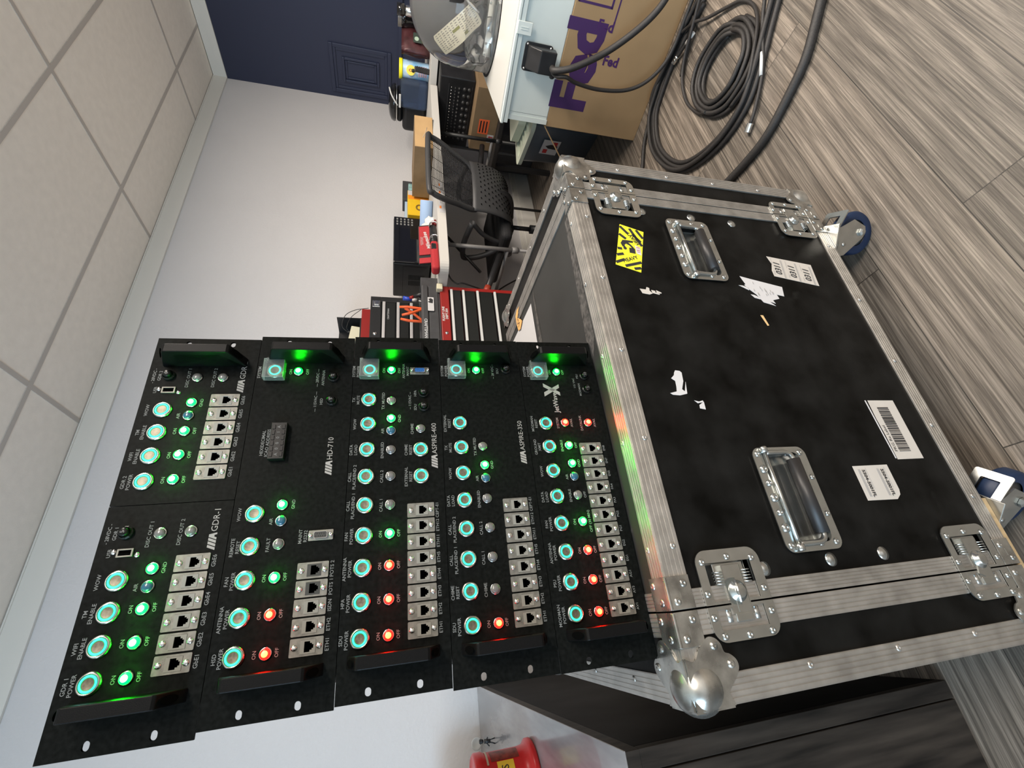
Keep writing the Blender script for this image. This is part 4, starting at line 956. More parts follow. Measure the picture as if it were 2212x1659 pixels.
cable('thick black cable sagging from the junction box across the carton front', [(2.0,.885,.478),(1.955,.865,.512) if 0 else (1.955,.838,.500),(1.905,.822,.505),(1.885,.800,.46),(1.89,.770,.40),(1.905,.718,.315),(1.91,.640,.236),(1.92,.57,.182),(1.94,.50,.15),(1.98,.38,.10)], .0125)
cable('thin black cable drooping from the junction box down to the floor', [(1.955,.850,.500),(1.90,.838,.490),(1.885,.828,.455),(1.892,.845,.405),(1.90,.856,.30),(1.905,.842,.185),(1.91,.80,.11),(1.925,.735,.060),(1.945,.67,.040),(1.97,.58,.036),(2.0,.48,.03)], .0075)
# connectors with leads
t = thing('coaxial_connector', 'silver coaxial connector with a black sleeve lying left of the coil', 'connector', (1.936, .722, .016), 0)
b = MB(); d = Vector((-.037, -.104, 0)).normalized(); p0 = Vector((0, 0, 0))
d = Vector((-.03, -.09, .0)).normalized(); b.cyl(p0, p0+d*.016, .0105, n=12, smooth=False); b.cyl(p0+d*.016, p0+d*.030, .0085, n=16); b.build('nut', silver, t)
b = MB(); b.tube(smooth_path([p0+d*.030, p0+d*.060, p0+d*.085], 4), .0062, 10); b.build('sleeve', cable_m, t)
b = MB(); b.cyl(p0+d*.085, p0+d*.13, .0068, n=12); b.build('white_marker', white_p, t)
t = thing('coaxial_connector', 'silver coaxial connector ending the straight lead with a white marker right of the coil', 'connector', (1.306, .628, .012), 0)
P = [Vector(p) for p in ((0,0,0),(.012,-.022,0),(.036,-.058,0),(.113,-.135,0),(.236,-.229,.02),(.40,-.36,.01))]
b = MB(); b.cyl(P[0], P[1], .0100, n=12, smooth=False); b.build('nut', silver, t)
b = MB(); b.tube(smooth_path([P[1], P[2], P[3], P[4], P[5]], 6), .0058, 10); b.build('lead', cable_m, t)
b = MB(); b.cyl((.098,-.121,.002), (.150,-.162,.008), .0056, n=12); b.cyl((.165,-.174,.010), (.185,-.189,.014), .0056, n=12); b.build('white_marker', white_p, t)
t = thing('cable_tip', 'short capped black cable tip beside the coil connector', 'cable', (1.835, .722, .012), 0)
b = MB(); b.tube(smooth_path([(0,0,0),(.03,-.03,0),(.06,-.09,.004),(.10,-.16,.01)], 5), [.0085]*15+[.008], 10) if 0 else b.tube(smooth_path([(0,0,0),(.03,-.03,0),(.06,-.09,.004),(.10,-.16,.01)], 5), .0085, 10); b.build('sleeve', cable_m, t)

# ------------------------------------------------------------------ storage totes behind the carton
tote_m = mat('smoky_tote_plastic', (.10,.12,.14), .3, noise=.15, nscale=5, coat=.2)
lid_m = M1('pale_green_lid', (.60,.64,.52), .5)
def tote(loc, rz, w_, d_, h_, label, handle_=True):
    t = thing('storage_tote', label, 'storage box', loc, rz)
    b = MB(); q = bmesh.new(); rr = rrect(.02, w_-.02, -d_+.02, -.02, .03, 4)
    A = [q.verts.new((x+(w_/2-x)*.08, y+(-d_/2-y)*.08, 0)) for x, y in rr]; B_ = [q.verts.new((x, y, h_-.02)) for x, y in rr]
    for i in range(len(rr)): q.faces.new((A[i], A[(i+1) % len(rr)], B_[(i+1) % len(rr)], B_[i]))
    q.faces.new(A[::-1]); b.merge(q, None, True); b.build('tub', tote_m, t)
    b = MB()
    fl = FLAT
    b.plate(rrect(0, w_, -d_, 0, .04, 5), [rrect(.035, w_-.035, -d_+.035, -.035, .02, 4)], .022, Matrix.Translation((0, 0, h_)) @ fl)
    b.box(.03, w_-.03, -d_+.03, -.03, h_-.022, h_-.014)
    for k in range(1, 6): b.box(.05, w_-.05, -d_+.04+k*(d_-.08)/6-.004, -d_+.04+k*(d_-.08)/6+.004, h_-.014, h_-.006)
    b.box(w_*.45, w_*.49, -d_+.04, -.04, h_-.014, h_-.005); b.lathe([(0, 0), (.03, 0), (.03, .012), (0, .012)], (w_*.47, -d_/2, h_-.014), UP, 20)
    b.build('lid', lid_m, t); return t
t = tote((2.44, 1.605, 0), -18, .50, .34, .40, 'smoky storage tote with a pale green ribbed lid behind the large carton')
b = MB(); b.plate([(-.06,-.05),(.05,-.05),(.05,.05),(-.06,.05)], [], .0008, Matrix.Translation((.012, -.19, .25)) @ TX); o = b.build('label', whitepaper, t)
b = MB(); b.T = Matrix.Translation((.0115, -.19, .25)) @ TX; b.box(-.05, -.02, -.0008, 0, .01, .035); b.box(.0, .04, -.0008, 0, -.035, -.01); b.build('label_print', redink, o)
b = MB(); b.T = Matrix.Translation((.0115, -.19, .25)) @ TX; b.plate([(-.015,-.035),(.012,-.04),(.02,.0),(.004,.03),(-.012,.01)], [], .0006, Matrix.Translation((0, -.001, 0))); b.build('label_picture', ink, o)
t = thing('spare_tote_lid', 'spare pale lid lying crooked on top of the smoky storage tote', 'lid', (2.545, 1.525, .4008), -24)
b = MB(); b.plate(rrect(0, .40, -.20, 0, .03, 5), [], .045, Matrix.Translation((0, 0, .045)) @ FLAT); b.build('lid', lid_m, t)
# dark boxes on the floor under the long table
boxthing('equipment_crate', 'dark grey crate on the floor under the far end of the long table', 'crate', (3.395, 1.965, 0), 0, (0, .42, -.0, .33, 0, .30), greyp, .01)
t = boxthing('speaker_cabinet', 'low black cabinet on the floor in front of the dark grey crate', 'cabinet', (3.15, 1.60, 0), -6, (0, .6, 0, .30, 0, .22), blackp, .01)
# ------------------------------------------------------------------ long folding table along the white wall
def folding_table(name_lab, x0, x1, y0, y1, zt, legs, rz=0, sticker_=False, along='x'):
    t = thing('folding_table', name_lab, 'table', (x0, y0, 0), rz)
    w_, d_ = x1-x0, y1-y0
    b = MB()
    fl = FLAT
    b.plate(rrect(0, w_, 0, d_, .05, 6), [], .044, Matrix.Translation((0, 0, zt)) @ fl)
    o = b.build('tabletop', table_m, t); bv = o.modifiers.new('bevel', 'BEVEL'); bv.width = .008; bv.segments = 3; bv.limit_method = 'ANGLE'; bv.angle_limit = radians(50)
    for lx, ly in legs:
        b = MB(); b.cyl((lx, ly, .45), (lx, ly, zt-.045), .0115, n=14); b.cyl((lx, ly, .0), (lx, ly, .46), .0095, n=14); b.cyl((lx, ly, .44), (lx, ly, .475), .017, n=14); b.build('leg', tube_m if lx < .5 else tube_k, t)
    return t, w_, d_
t, w_, d_ = folding_table('white plastic folding table standing along the pale wall, chair pushed under it', 1.56, 3.20, 1.585, 2.30, .896, [(.29, .13), (.29, .60), (1.25, .10), (1.25, .60)])
b = MB(); b.cyl((.29, .13, .50), (.29, .60, .50), .010, n=12); b.build('cross_rail', tube_m, t)
b = MB(); b.cyl((1.25, .10, .50), (1.25, .60, .50), .010, n=12); b.build('cross_rail', tube_m, t)
b = MB(); b.cyl((.62, .33, .835), (.30, .33, .62), .009, n=12); b.build('brace', blackp, t)
b = MB(); b.cyl((.30, .16, .53), (-.05, .20, .665), .017, n=14); b.build('locking_bar', blackp, t)
b = MB(); b.cyl((.06, .187, .6226), (.02, .192, .638), .0185, n=14); b.build('red_sleeve', M1('red_orange_plastic', (.30,.04,.02), .5), t)
b = MB(); b.cyl((1.24, .14, .56), (.93, .18, .60), .017, n=14); b.build('locking_bar', blackp, t)
b = MB(); b.box(.38, .62, -.0008, 0, .858, .886); o = b.build('edge_sticker', whitepaper, t)
b = MB()
for x, c in ((.41, .006), (.53, .006), (.59, .006)): b.box(x, x+.02, -.0014, -.0008, .874, .884) if c else 0
b.build('sticker_print', M1('orange_print', (.75,.22,.05), .6), o)
b = MB(); b.box(.45, .50, -.0014, -.0008, .868, .871); b.box(.45, .49, -.0014, -.0008, .876, .879); b.box(.565, .58, -.0014, -.0008, .862, .872); b.build('sticker_text', greyink, o)
t, w_, d_ = folding_table('second white folding table standing against the navy wall behind the clear dome', 3.23, 3.98, .55, 2.28, .896, [(.12, .30), (.12, 1.55), (.62, .30), (.62, 1.55)])
# ------------------------------------------------------------------ office chair
CH = (2.20, 1.80)
t = thing('office_chair', 'black mesh-back office chair with arms, pushed under the long white table', 'chair', (CH[0], CH[1], 0), -6)
def P3(x, y, z): return (x-CH[0], y-CH[1], z)
back = [(2.03,1.455,.945),(2.36,1.445,.945),(2.40,1.47,.925),(2.405,1.50,.87),(2.395,1.555,.78),(2.38,1.60,.70),(2.33,1.625,.665),(2.22,1.635,.655),(2.10,1.625,.665),(2.05,1.60,.70),(2.03,1.555,.78),(2.00,1.50,.87),(2.00,1.47,.925)]
b = MB(); b.tube([P3(*p) for p in smooth_path(back, 5, True)], .015, 10, True); b.build('back_frame', chair_m, t)
b = MB()
def bp(u, v):  # u 0..1 across, v 0..1 up
    x0_, x1_ = 2.06-.05*v, 2.37+.02*v; x = x0_+(x1_-x0_)*u
    return P3(x, 1.625-.175*v**.9+.03*(1-(2*u-1)**2), .668+.272*v)
for k in range(34):
    v = .03+.94*k/33
    b.tube([bp(i/10, v) for i in range(11)], .0022, 5)
for k in range(5): b.tube([bp(.1+.2*k, j/10) for j in range(11)], .0012, 4)
b.build('mesh_back', M1('black_mesh', (.012,.012,.013), .6), t)
# perforated lower shell curving under the back
q = bmesh.new(); g = []
NU, NV = 22, 16
for j in range(NV+1):
    row = []
    v = j/NV
    for i in range(NU+1):
        u = i/NU*2-1
        wd = .185*(1-.25*max(0, v-.6)/.4)
        y = 1.60+.045*(1-u*u)*-1+.16*v**2*.9; z = .70-.235*sin(v*pi/2)-.02*u*u*v
        row.append(q.verts.new(P3(2.225+u*wd*(1-.12*v*v), y, z)))
    g.append(row)
for j in range(NV):
    for i in range(NU): q.faces.new((g[j][i], g[j][i+1], g[j+1][i+1], g[j+1][i]))
b = MB(); b.merge(q, None, True); o = b.build('lower_shell', chair_m, t)
so = o.modifiers.new('solid', 'SOLIDIFY'); so.thickness = .007
b = MB(); rng = random.Random(2)
for j in range(2, NV-1):
    for i in range(2, NU-1):
        if (i+j) % 2: continue
        u = i/NU*2-1; v = j/NV
        wd = .185*(1-.25*max(0, v-.6)/.4); y = 1.60-.045*(1-u*u)+.144*v**2; z = .70-.235*sin(v*pi/2)-.02*u*u*v
        p = Vector(P3(2.225+u*wd*(1-.12*v*v), y-.009-.004*v, z-.003*v)); b.box(p.x-.0045, p.x+.0045, p.y-.001, p.y+.001, p.z-.0022, p.z+.0022)
b.build('perforations', blackm, o)['kind'] = 'stuff'
b = MB(); b.box(-.24, .23, -.12, .34, .455, .52, .03, 4); b.build('seat', M1('black_seat_fabric', (.010,.010,.011), .8, noise=.2, nscale=300), t)
b = MB(); b.box(-.10, .10, -.02, .18, .41, .455, .015); b.tube(smooth_path([(0,-.02,.43),(0,-.16,.47),(0,-.20,.55),(0,-.185,.66)], 5), .022, 10); b.build('mechanism', blackp, t)
b = MB(); b.cyl((.10, .05, .43), (.20, .05, .43), .008, n=10); b.lathe([(0, 0), (.022, 0), (.026, .012), (.022, .026), (0, .026)], (-.26, -.02, .47), (-1, 0, 0), 16); b.build('adjuster_knob', blackp, t)
for s, xx in ((-1, -.215), (1, .235)):
    b = MB(); b.tube(smooth_path([(xx, -.17, .70), (xx-.01*s*-1, -.02, .725), (xx, .10, .715), (xx, .125, .69), (xx*.98, .10, .60), (xx*.9, .04, .50), (xx*.8, .02, .47)], 5), .016, 10)
    b.tube(smooth_path([(xx, -.17, .70), (xx*.98, -.08, .62), (xx*.93, -.02, .52), (xx*.85, .0, .48)], 5), .013, 10)
    b.build('armrest', chair_m, t)
b = MB(); b.cyl((0, .06, .10), (0, .06, .28), .027, n=18); b.cyl((0, .06, .28), (0, .06, .41), .014, n=14); b.build('gas_lift', blackp, t)
for k in range(5):
    a = radians(72*k+20); c, s = cos(a), sin(a)
    b = MB(); b.tube([(0, .06, .10), (.15*c, .06+.15*s, .09), (.29*c, .06+.29*s, .065)], [.024, .018, .014], 10); o = b.build('base_arm', blackp, t)
    b = MB()
    for q_ in (-1, 1): b.cyl((.29*c-q_*.012*s-.0*c, .06+.29*s+q_*.012*c, .028), (.29*c-q_*.022*s, .06+.29*s+q_*.022*c, .028), .027, n=18)
    b.cyl((.29*c, .06+.29*s, .03), (.29*c, .06+.29*s, .065), .006, n=8); b.build('castor', blackp, o)
# ------------------------------------------------------------------ things on the long table
Z = .8965
t = thing('microwave_oven', 'black microwave oven with a keypad on the long table, left of the yellow box', 'microwave', (1.925, 1.95, Z), 0)
b = MB(); b.box(0, .385, .012, .30, .010, .222, .008, 3); b.build('cabinet', blackp, t)
b = MB(); b.box(.003, .382, 0, .0118, .012, .220, .004); b.build('door', blackg, t)
b = MB(); b.box(.02, .28, -.0006, 0, .04, .19); b.build('window', mat('dark_glass', (.004,.004,.005), .05, coat=1.), t)
b = MB()
for r in range(5):
    for c in range(3): b.box(.310+c*.022, .324+c*.022, -.0008, 0, .195-r*.022, .205-r*.022)
b.build('keypad', M1('keypad_print', (.20,.20,.19), .5), t)
b = MB()
for k in range(12):
    for j in range(2): b.box(-.0006, 0, .10+j*.05, .14+j*.05, .04+k*.008, .043+k*.008)
b.box(-.0006, 0, .03, .26, .165, .166); b.box(-.0006, 0, .03, .031, .03, .166)
b.build('side_vents', blackm, t)
for x, y in ((.03, .04), (.35, .04), (.03, .27), (.35, .27)):
    b = MB(); b.cyl((x, y, 0), (x, y, .011), .012, n=12); b.build('foot', rubber, t)
t = thing('tool_pouch', 'red and black nylon tool pouch with white script lettering leaning on the microwave', 'tool pouch', (1.69, 1.66, Z), -3)
b = MB(); T = Matrix.Rotation(radians(-14), 4, 'X'); b.box(0, .27, .035, .052, .004, .105, .006, T=T); b.build('back_panel', M1('black_nylon', (.02,.02,.02), .8), t)
b = MB(); b.box(.055, .255, .029, .0348, .006, .100, .003, T=T); b.box(.0, .035, .029, .0348, .010, .100, .002, T=T); b.build('red_panel', red_f, t)
b = MB(); text(b, 'Milwaukee', .150, .058, .020, y=.0284, shear=.35, rot=12, bold=.0006); text(b, 'NOTHING BUT', .150, .088, .006, y=.0284); text(b, 'HEAVY DUTY', .150, .080, .006, y=.0284)
q = MB(); q.merge(b.b, T); q.build('lettering', white_p, t)
t = thing('rolled_tool_case', 'red case with a black clip-on tube lying at the front edge of the long table', 'tool case', (1.60, 1.60, Z), 6)
b = MB(); b.box(-.04, .17, .0, .052, .0, .038, .014, 4); b.build('case', red_f, t)
b = MB(); b.cyl((.172, .026, .020), (.305, .026, .020), .019, n=18); b.box(.10, .14, -.004, .03, .012, .036, .004); b.build('tube', blackp, t)
b = MB()
for x in (.19, .30): b.tube(smooth_path([(x, .02, .040), (x+.004, -.005, .034), (x, -.016, .012), (x-.006, -.012, .002)], 4), .0035, 8)
b.build('clip', silver, t)
b = MB(); b.box(.32, .36, .01, .035, 0, .012, .003); b.box(.33, .35, .012, .030, .012, .024, .003); b.build('end_piece', M1('dark_red_plastic', (.16,.02,.02), .5), t)
t = thing('tissue_box', 'yellow and orange wipes box on the long table between microwave and long carton', 'box', (2.385, 1.992, Z), 0)
b = MB(); b.box(0, .235, 0, .12, 0, .135, .002); b.build('carton', M1('yellow_print', (.72,.46,.02), .45, noise=.05, nscale=20), t)
b = MB(); b.box(.15, .19, -.0006, 0, .002, .133); b.build('orange_band', M1('orange_band', (.80,.28,.02), .5), t)
b = MB(); b.box(.19, .234, -.0006, 0, .002, .133); b.build('white_band', whitepaper, t)
b = MB()
for k in range(4): b.tube([(.075+.028*cos(a)*(1-.12*k), -.0006, .062+.022*sin(a)*(1-.12*k)) for a in [2*pi*i/24 for i in range(24)]], .0014, 4, closed=True)
b.box(.01, .04, -.0008, 0, .02, .05); b.build('picture', M1('brown_print', (.20,.12,.02), .6), t)
o = boxthing('wipes_carton', 'pale blue carton standing upright behind the yellow wipes box', 'box', (2.42, 2.115, Z), 0, (0, .32, 0, .10, 0, .150), M1('pale_blue_print', (.42,.55,.70), .5), .002)
t = boxthing('packet', 'teal and green packet squeezed between the yellow box and the long carton', 'packet', (2.627, 1.992, Z), 0, (0, .065, 0, .11, 0, .13), M1('teal_print', (.25,.42,.40), .5, noise=.4, nscale=30), .004)
b = MB(); b.box(.004, .060, -.0008, 0, .01, .05); b.build('green_patch', M1('green_print', (.10,.22,.03), .5), t)
t = thing('tape_gun_box', 'dark grey carton lying behind the teal packet', 'box', (2.66, 2.10, Z), 0)
b = MB(); b.box(0, .20, 0, .10, 0, .165, .003); b.build('body', greyp, t)
t = thing('paper_towel_roll', 'pale blue paper towel roll lying on its side on the long table', 'paper towel roll', (2.245, 1.76, Z+.036), 0)
b = MB(); d = Vector((-.11, .14, 0)).normalized(); ln = .20
b.lathe([(.018, 0), (.035, 0), (.036, .004), (.036, ln-.004), (.035, ln), (.018, ln), (.018, 0)], (0, 0, 0), d, 30); b.build('paper', M1('pale_blue_paper', (.36,.50,.72), .8, bump=.2, bscale=300), t)
b = MB(); b.lathe([(.0175, .002), (.0165, .002), (.0165, ln-.002), (.0175, ln-.002)], (0, 0, 0), d, 24); b.build('core', M1('cardboard_core', (.16,.10,.05), .8), t)
q = bmesh.new(); bmesh.ops.create_icosphere(q, subdivisions=4, radius=1)
for v in q.verts:
    n_ = mnoise.noise(v.co*2.3)*.35+mnoise.noise(v.co*6)*.15
    v.co = Vector((v.co.x*.055, v.co.y*.05, max(v.co.z, -.35)*.045))*(1+n_); v.co.z = max(v.co.z, -.014)
b = MB(); b.merge(q, None, True); o = b.build('white_rag', M1('white_cloth', (.74,.73,.71), .85)); o.location = (2.065, 1.80, Z+.0145); tag(o, 'crumpled white rag on the long table between towel roll and tool pouch', 'rag')
t = thing('long_carton', 'long narrow cardboard carton with a lit end coloured paler on the table corner', 'box', (2.50, 1.60, Z), -6)
b = MB(); b.box(0, .265, 0, .375, 0, .108, .002); b.build('carton', card_dk, t)
b = MB(); b.box(.002, .263, -.0012, 0, .002, .106, .0004); b.build('lit_end', card_lit, t)  # end face coloured paler to stand for light on it
b = MB(); b.tube([(.08, -.002, .06), (.12, -.002, .045), (.17, -.002, .035)], .0012, 4); b.build('scratch', white_p, t)
# ------------------------------------------------------------------ things on the table by the navy wall
t = thing('coffee_maker', 'black pod coffee maker with a domed lid and clear water tank by the navy wall', 'coffee maker', (3.46, 1.87, Z), 0)
b = MB(); b.box(-.08, .14, .0, .19, 0, .17, .03, 4); b.box(-.04, .12, -.04, .15, .17, .21, .03, 4); b.build('body', M1('black_appliance', (.012,.012,.013), .35), t)
b = MB(); b.lathe([(0, .045), (.05, .043), (.085, .036), (.112, .022), (.122, .0), (.114, -.010), (0, -.012)], (.0, .03, .225), UP, 36); b.build('domed_lid', blackg, t)
b = MB(); b.tube(smooth_path([(-.06, -.10, .262), (-.10, -.07, .245), (-.125, -.02, .205)], 5), .005, 8); b.box(-.132, -.120, -.10, -.01, .182, .197, .003); b.build('handle', white_p, t)
b = MB(); b.lathe([(.122, 0), (.125, .003), (.122, .006)], (.0, .03, .208), UP, 36); b.build('chrome_ring', silver, t)
b = MB(); b.box(-.12, .03, -.185, .0, .0, .185, .022, 4); b.box(-.117, .027, -.182, -.003, .003, .182, .02, 4); b.build('water_tank', mat('blue_tinted_water_tank', (.40,.50,.68), .06, trans=.92, ior=1.15), t)
b = MB(); b.box(-.112, .022, -.177, -.008, .006, .062, .015, 3); b.build('water', mat('water', (.50,.62,.78), .02, trans=.85, ior=1.33), t)
b = MB(); b.box(.03, .06, -.18, -.0, .0, .19, .01, 3); b.build('tank_back', M1('dark_blue_grey_plastic', (.03,.04,.06), .4), t)
t = thing('drink_mix_canister', 'round drink mix canister with a yellow lid in front of the coffee maker', 'canister', (3.44, 1.655, Z), 0)
b = MB(); b.lathe([(0, 0), (.055, 0), (.056, .003), (.056, .172), (.054, .175), (0, .175)], (0, 0, 0), UP, 36); b.build('tub', M1('sky_blue_label', (.14,.38,.62), .4, noise=.6, nscale=14, col2=(.60,.70,.78)), t)
b = MB(); b.lathe([(0, .175), (.059, .175), (.060, .178), (.060, .195), (.057, .198), (0, .198)], (0, 0, 0), UP, 36); b.build('lid', M1('lemon_yellow_plastic', (.85,.78,.02), .4), t)
b = MB(); Tq = Matrix.Rotation(radians(-65), 4, 'Z'); b.T = Tq; b.plate(circ(0, .12, .030, 24), [], .002, Matrix.Translation((0, -.0575, 0))); o = b.build('lemon_badge', M1('lemon_print', (.85,.72,.10), .5), t)
b = MB(); b.T = Tq; b.plate(circ(0, .12, .008, 16, .014), [circ(0, .12, .005, 12, .010)], .001, Matrix.Translation((0, -.0590, 0))); b.build('badge_mark', redink, o)
b = MB(); b.T = Tq
for k in range(5): b.box(-.03, .03, -.0575, -.0565, .015+k*.012, .020+k*.012)
b.build('label_print', M1('dusty_red_print', (.55,.25,.25), .6), t)
t = thing('steel_scouring_holder', 'small black ribbed bracket leaning on the drink mix canister', 'bracket', (3.34, 1.60, Z), -50)
b = MB(); b.box(-.015, .015, -.01, .01, 0, .10, .002, T=Matrix.Rotation(radians(12), 4, 'X')); b.sphere((.0, .03, .105), .012, n=12)
for k in range(6): b.box(-.017, .017, -.0115, -.010, .01+k*.014, .016+k*.014, T=Matrix.Rotation(radians(12), 4, 'X'))
b.build('bracket', blackp, t)
t = thing('snack_bag', 'dark red foil snack bag standing on the table by the navy wall', 'snack bag', (3.48, 1.50, Z), -30)
q = bmesh.new(); bmesh.ops.create_cube(q, size=1); bmesh.ops.subdivide_edges(q, edges=q.edges, cuts=7, use_grid_fill=True)
for v in q.verts:
    x, y, z = v.co*2; pinch = 1-abs(z)**3
    v.co = Vector((x*.085+mnoise.noise(v.co*5)*.01, y*(.010+.020*pinch*(1-.4*x*x))+mnoise.noise(v.co*7)*.006, (z+1)*.092))
b = MB(); b.merge(q, None, True); b.build('bag', M1('dark_red_foil', (.05,.010,.012), .4, metal=.1, noise=.5, nscale=18), t)
b = MB(); b.plate(rrect(-.035, .030, .05, .11, .006), [], .001, Matrix.Translation((0, -.046, 0))); o = b.build('dark_label', M1('dark_green_print', (.03,.045,.035), .5), t)
b = MB(); b.plate(circ(-.01, .088, .014, 16), [], .001, Matrix.Translation((0, -.0475, 0))); b.build('label_mark', M1('pale_green_print', (.35,.45,.35), .5), o)
t = thing('black_jar', 'black jar with a ribbed silver collar on the table by the navy wall', 'jar', (3.56, 1.40, Z), 0)
b = MB(); b.lathe([(0, 0), (.05, 0), (.052, .004), (.052, .13), (.058, .15), (.058, .205), (.054, .210), (0, .210)], (0, 0, 0), UP, 32); b.build('body', blackg, t)
b = MB(); [b.lathe([(.0585, z), (.0600, z+.003), (.0585, z+.006)], (0, 0, 0), UP, 32) for z in (.212-.010, .212-.018, .212-.026)]; b.build('collar', M1('worn_silver', (.40,.38,.36), .3, metal=.8), t)
b = MB(); b.T = Matrix.Rotation(radians(-65), 4, 'Z'); b.box(-.018, .018, -.0592, -.058, .172, .180); b.build('label_mark', greyink, t)
t = thing('chrome_tap', 'chrome and black dispenser base standing beside the black jar', 'dispenser', (3.48, 1.335, Z), 0)
b = MB(); b.lathe([(0, 0), (.03, 0), (.03, .15), (.024, .17), (0, .17)], (0, 0, 0), UP, 24); b.build('column', silver, t)
b = MB(); b.lathe([(0, .17), (.034, .17), (.034, .215), (0, .215)], (0, 0, 0), UP, 24); b.build('cap', blackg, t)
# ------------------------------------------------------------------ low black table with carton and rack case
t = thing('low_shelf', 'low black shelf under the table by the navy wall, stacked with a carton', 'shelf', (2.90, 1.25, 0), 0)
b = MB(); b.box(0, .75, .17, .72, .42, .452, .004); b.build('shelf_board', M1('dark_shelf_laminate', (.03,.027,.025), .5), t)
for x, y in ((.03, .20), (.72, .20), (.03, .69), (.72, .69)):
    b = MB(); b.box(x-.015, x+.015, y-.015, y+.015, 0, .42); b.build('leg', blackp, t)
t = thing('label_carton', 'brown carton with a bright orange label on the low black shelf', 'box', (2.97, 1.86, .4525), -3)
b = MB(); b.box(0, .40, -.42, 0, 0, .165, .002); b.build('carton', card_dk, t)
b = MB(); b.plate([(.12,.055),(.22,.055),(.22,.125),(.12,.125)], [], .0008, Matrix.Translation((-.0008, 0, 0)) @ TX); o = b.build('orange_label', M1('neon_orange_label', (.95,.16,.05), .5), t)
b = MB(); [b.box(-.0014, -.0008, -(.13+.0), -(.21), .068+k*.020, .076+k*.020) for k in range(3)]; b.build('label_print', ink, o)
b = MB(); b.plate([(.065,.010),(.12,.010),(.12,.055),(.065,.055)], [], .0008, Matrix.Translation((-.0008, 0, 0)) @ TX); o = b.build('arrow_label', whitepaper, t)
b = MB()
for y in (-.082, -.104): b.plate([(-y-.003, .016), (-y+.003, .016), (-y+.003, .036), (-y+.007, .036), (-y, .050), (-y-.007, .036), (-y-.003, .036)], [], .0006, Matrix.Translation((-.0015, 0, 0)) @ TX)
b.build('arrows', redink, o)
t = thing('rack_case', 'black rack case with rows of knobs on top of the orange-labelled carton', 'rack case', (3.09, 1.93, .6185), -3)
b = MB(); b.box(0, .36, -.46, 0, 0, .225, .006); b.build('case', blackp, t)
b = MB()
for r, (z, rr) in enumerate(((.035, .011), (.065, .011), (.10, .006), (.125, .0035))):
    nn = (9, 9, 14, 18)[r]
    for k in range(nn): b.lathe([(rr, 0), (rr*.9, .010), (rr*.5, .012), (0, .012)], (0, -.06-k*.34/(nn-1), z), (-1, 0, 0), 12)
b.build('knobs', M1('knob_black', (.04,.04,.04), .35), t)
b = MB()
for k in range(18): b.lathe([(.0030, 0), (.0025, .006), (0, .006)], (0, -.06-k*.34/17, .150), (-1, 0, 0), 8)
b.box(-.001, 0, -.085, -.06, .182, .200); b.build('jacks', silver, t)
b = MB(); b.box(-.004, 0, -.42, -.035, .016, .018); b.box(-.004, 0, -.42, -.035, .166, .168); b.build('panel_lines', greyp, t)
# ------------------------------------------------------------------ tool chests
t = thing('rolling_tool_chest', 'red rolling tool chest with black drawers and white drawer pulls', 'tool chest', (1.02, 1.72, 0), 0)
b = MB(); b.box(0, .535, .02, .52, .06, .888, .004); b.box(0, .535, 0, .02, .845, .888, .003); b.box(.515, .535, 0, .02, .06, .845, .002); b.box(0, .02, 0, .02, .06, .845, .002); b.box(.02, .515, 0, .02, .06, .08)
b.build('body', red_p, t)
for z0, z1 in ((.785, .840), (.712, .780), (.622, .707), (.500, .617), (.36, .495), (.09, .355)):
    b = MB(); b.box(.024, .511, -.004, .018, z0, z1, .002); o = b.build('drawer', M1('black_drawer_front', (.012,.013,.012), .35), t)
    b = MB(); b.box(.026, .509, -.014, -.004, z1-.014, z1-.002, .002); b.build('pull', white_p, o)
b = MB(); lt(b, 'FLIGHT LINE', .36, -.0006, .876, .011, bold=.0005); lt(b, 'DEPT.354', .36, -.0006, .860, .011, bold=.0005); b.build('lettering', white_p, t)
b = MB(); b.lathe([(.008, 0), (.007, .004), (0, .005)], (.245, 0, .866), FR, 16); b.build('lock', silver, t)
for x, y in ((.05, .06), (.48, .06), (.05, .47), (.48, .47)):
    b = MB(); b.cyl((x-.012, y, .03), (x+.012, y, .03), .03, n=18); b.build('wheel', rubber, t)
b = MB(); b.box(.500, .535, -.02, .01, .876, .905, .003); o = b.build('outlet_cap', cream, t)
t = thing('tool_tray', 'dark grey open tool tray with a white label on top of the red chest', 'tool tray', (1.18, 1.735, .8885), 0)
b = MB(); b.box(0, .44, .0, .006, 0, .092, .002); b.box(0, .44, .155, .161, 0, .092, .002); b.box(0, .006, .006, .155, 0, .092, .002); b.box(.434, .44, .006, .155, 0, .092, .002); b.box(.006, .434, .006, .155, 0, .006)
b.box(.02, .38, -.012, 0, .060, .088, .004); b.box(.02, .38, -.006, 0, .01, .055, .002); b.build('tray', greyp, t)
b = MB(); b.plate(rrect(.215, .30, .028, .058, .004), [], .0008, Matrix.Translation((0, -.0136, .004))); o = b.build('label', whitepaper, t)
b = MB(); b.plate([(.262,.036),(.285,.034),(.294,.044),(.288,.056),(.276,.050),(.270,.060),(.264,.050)], [], .0006, Matrix.Translation((0, -.0142, .002))); b.build('label_mark', ink, o)
b = MB(); text(b, 'CRAFTSMAN', .11, .074, .014, y=-.0126, rot=180, bold=.0006); b.build('lettering', M1('pale_grey_print', (.5,.5,.5), .5), t)
orange = M1('orange_grip', (.80,.12,.03), .5)
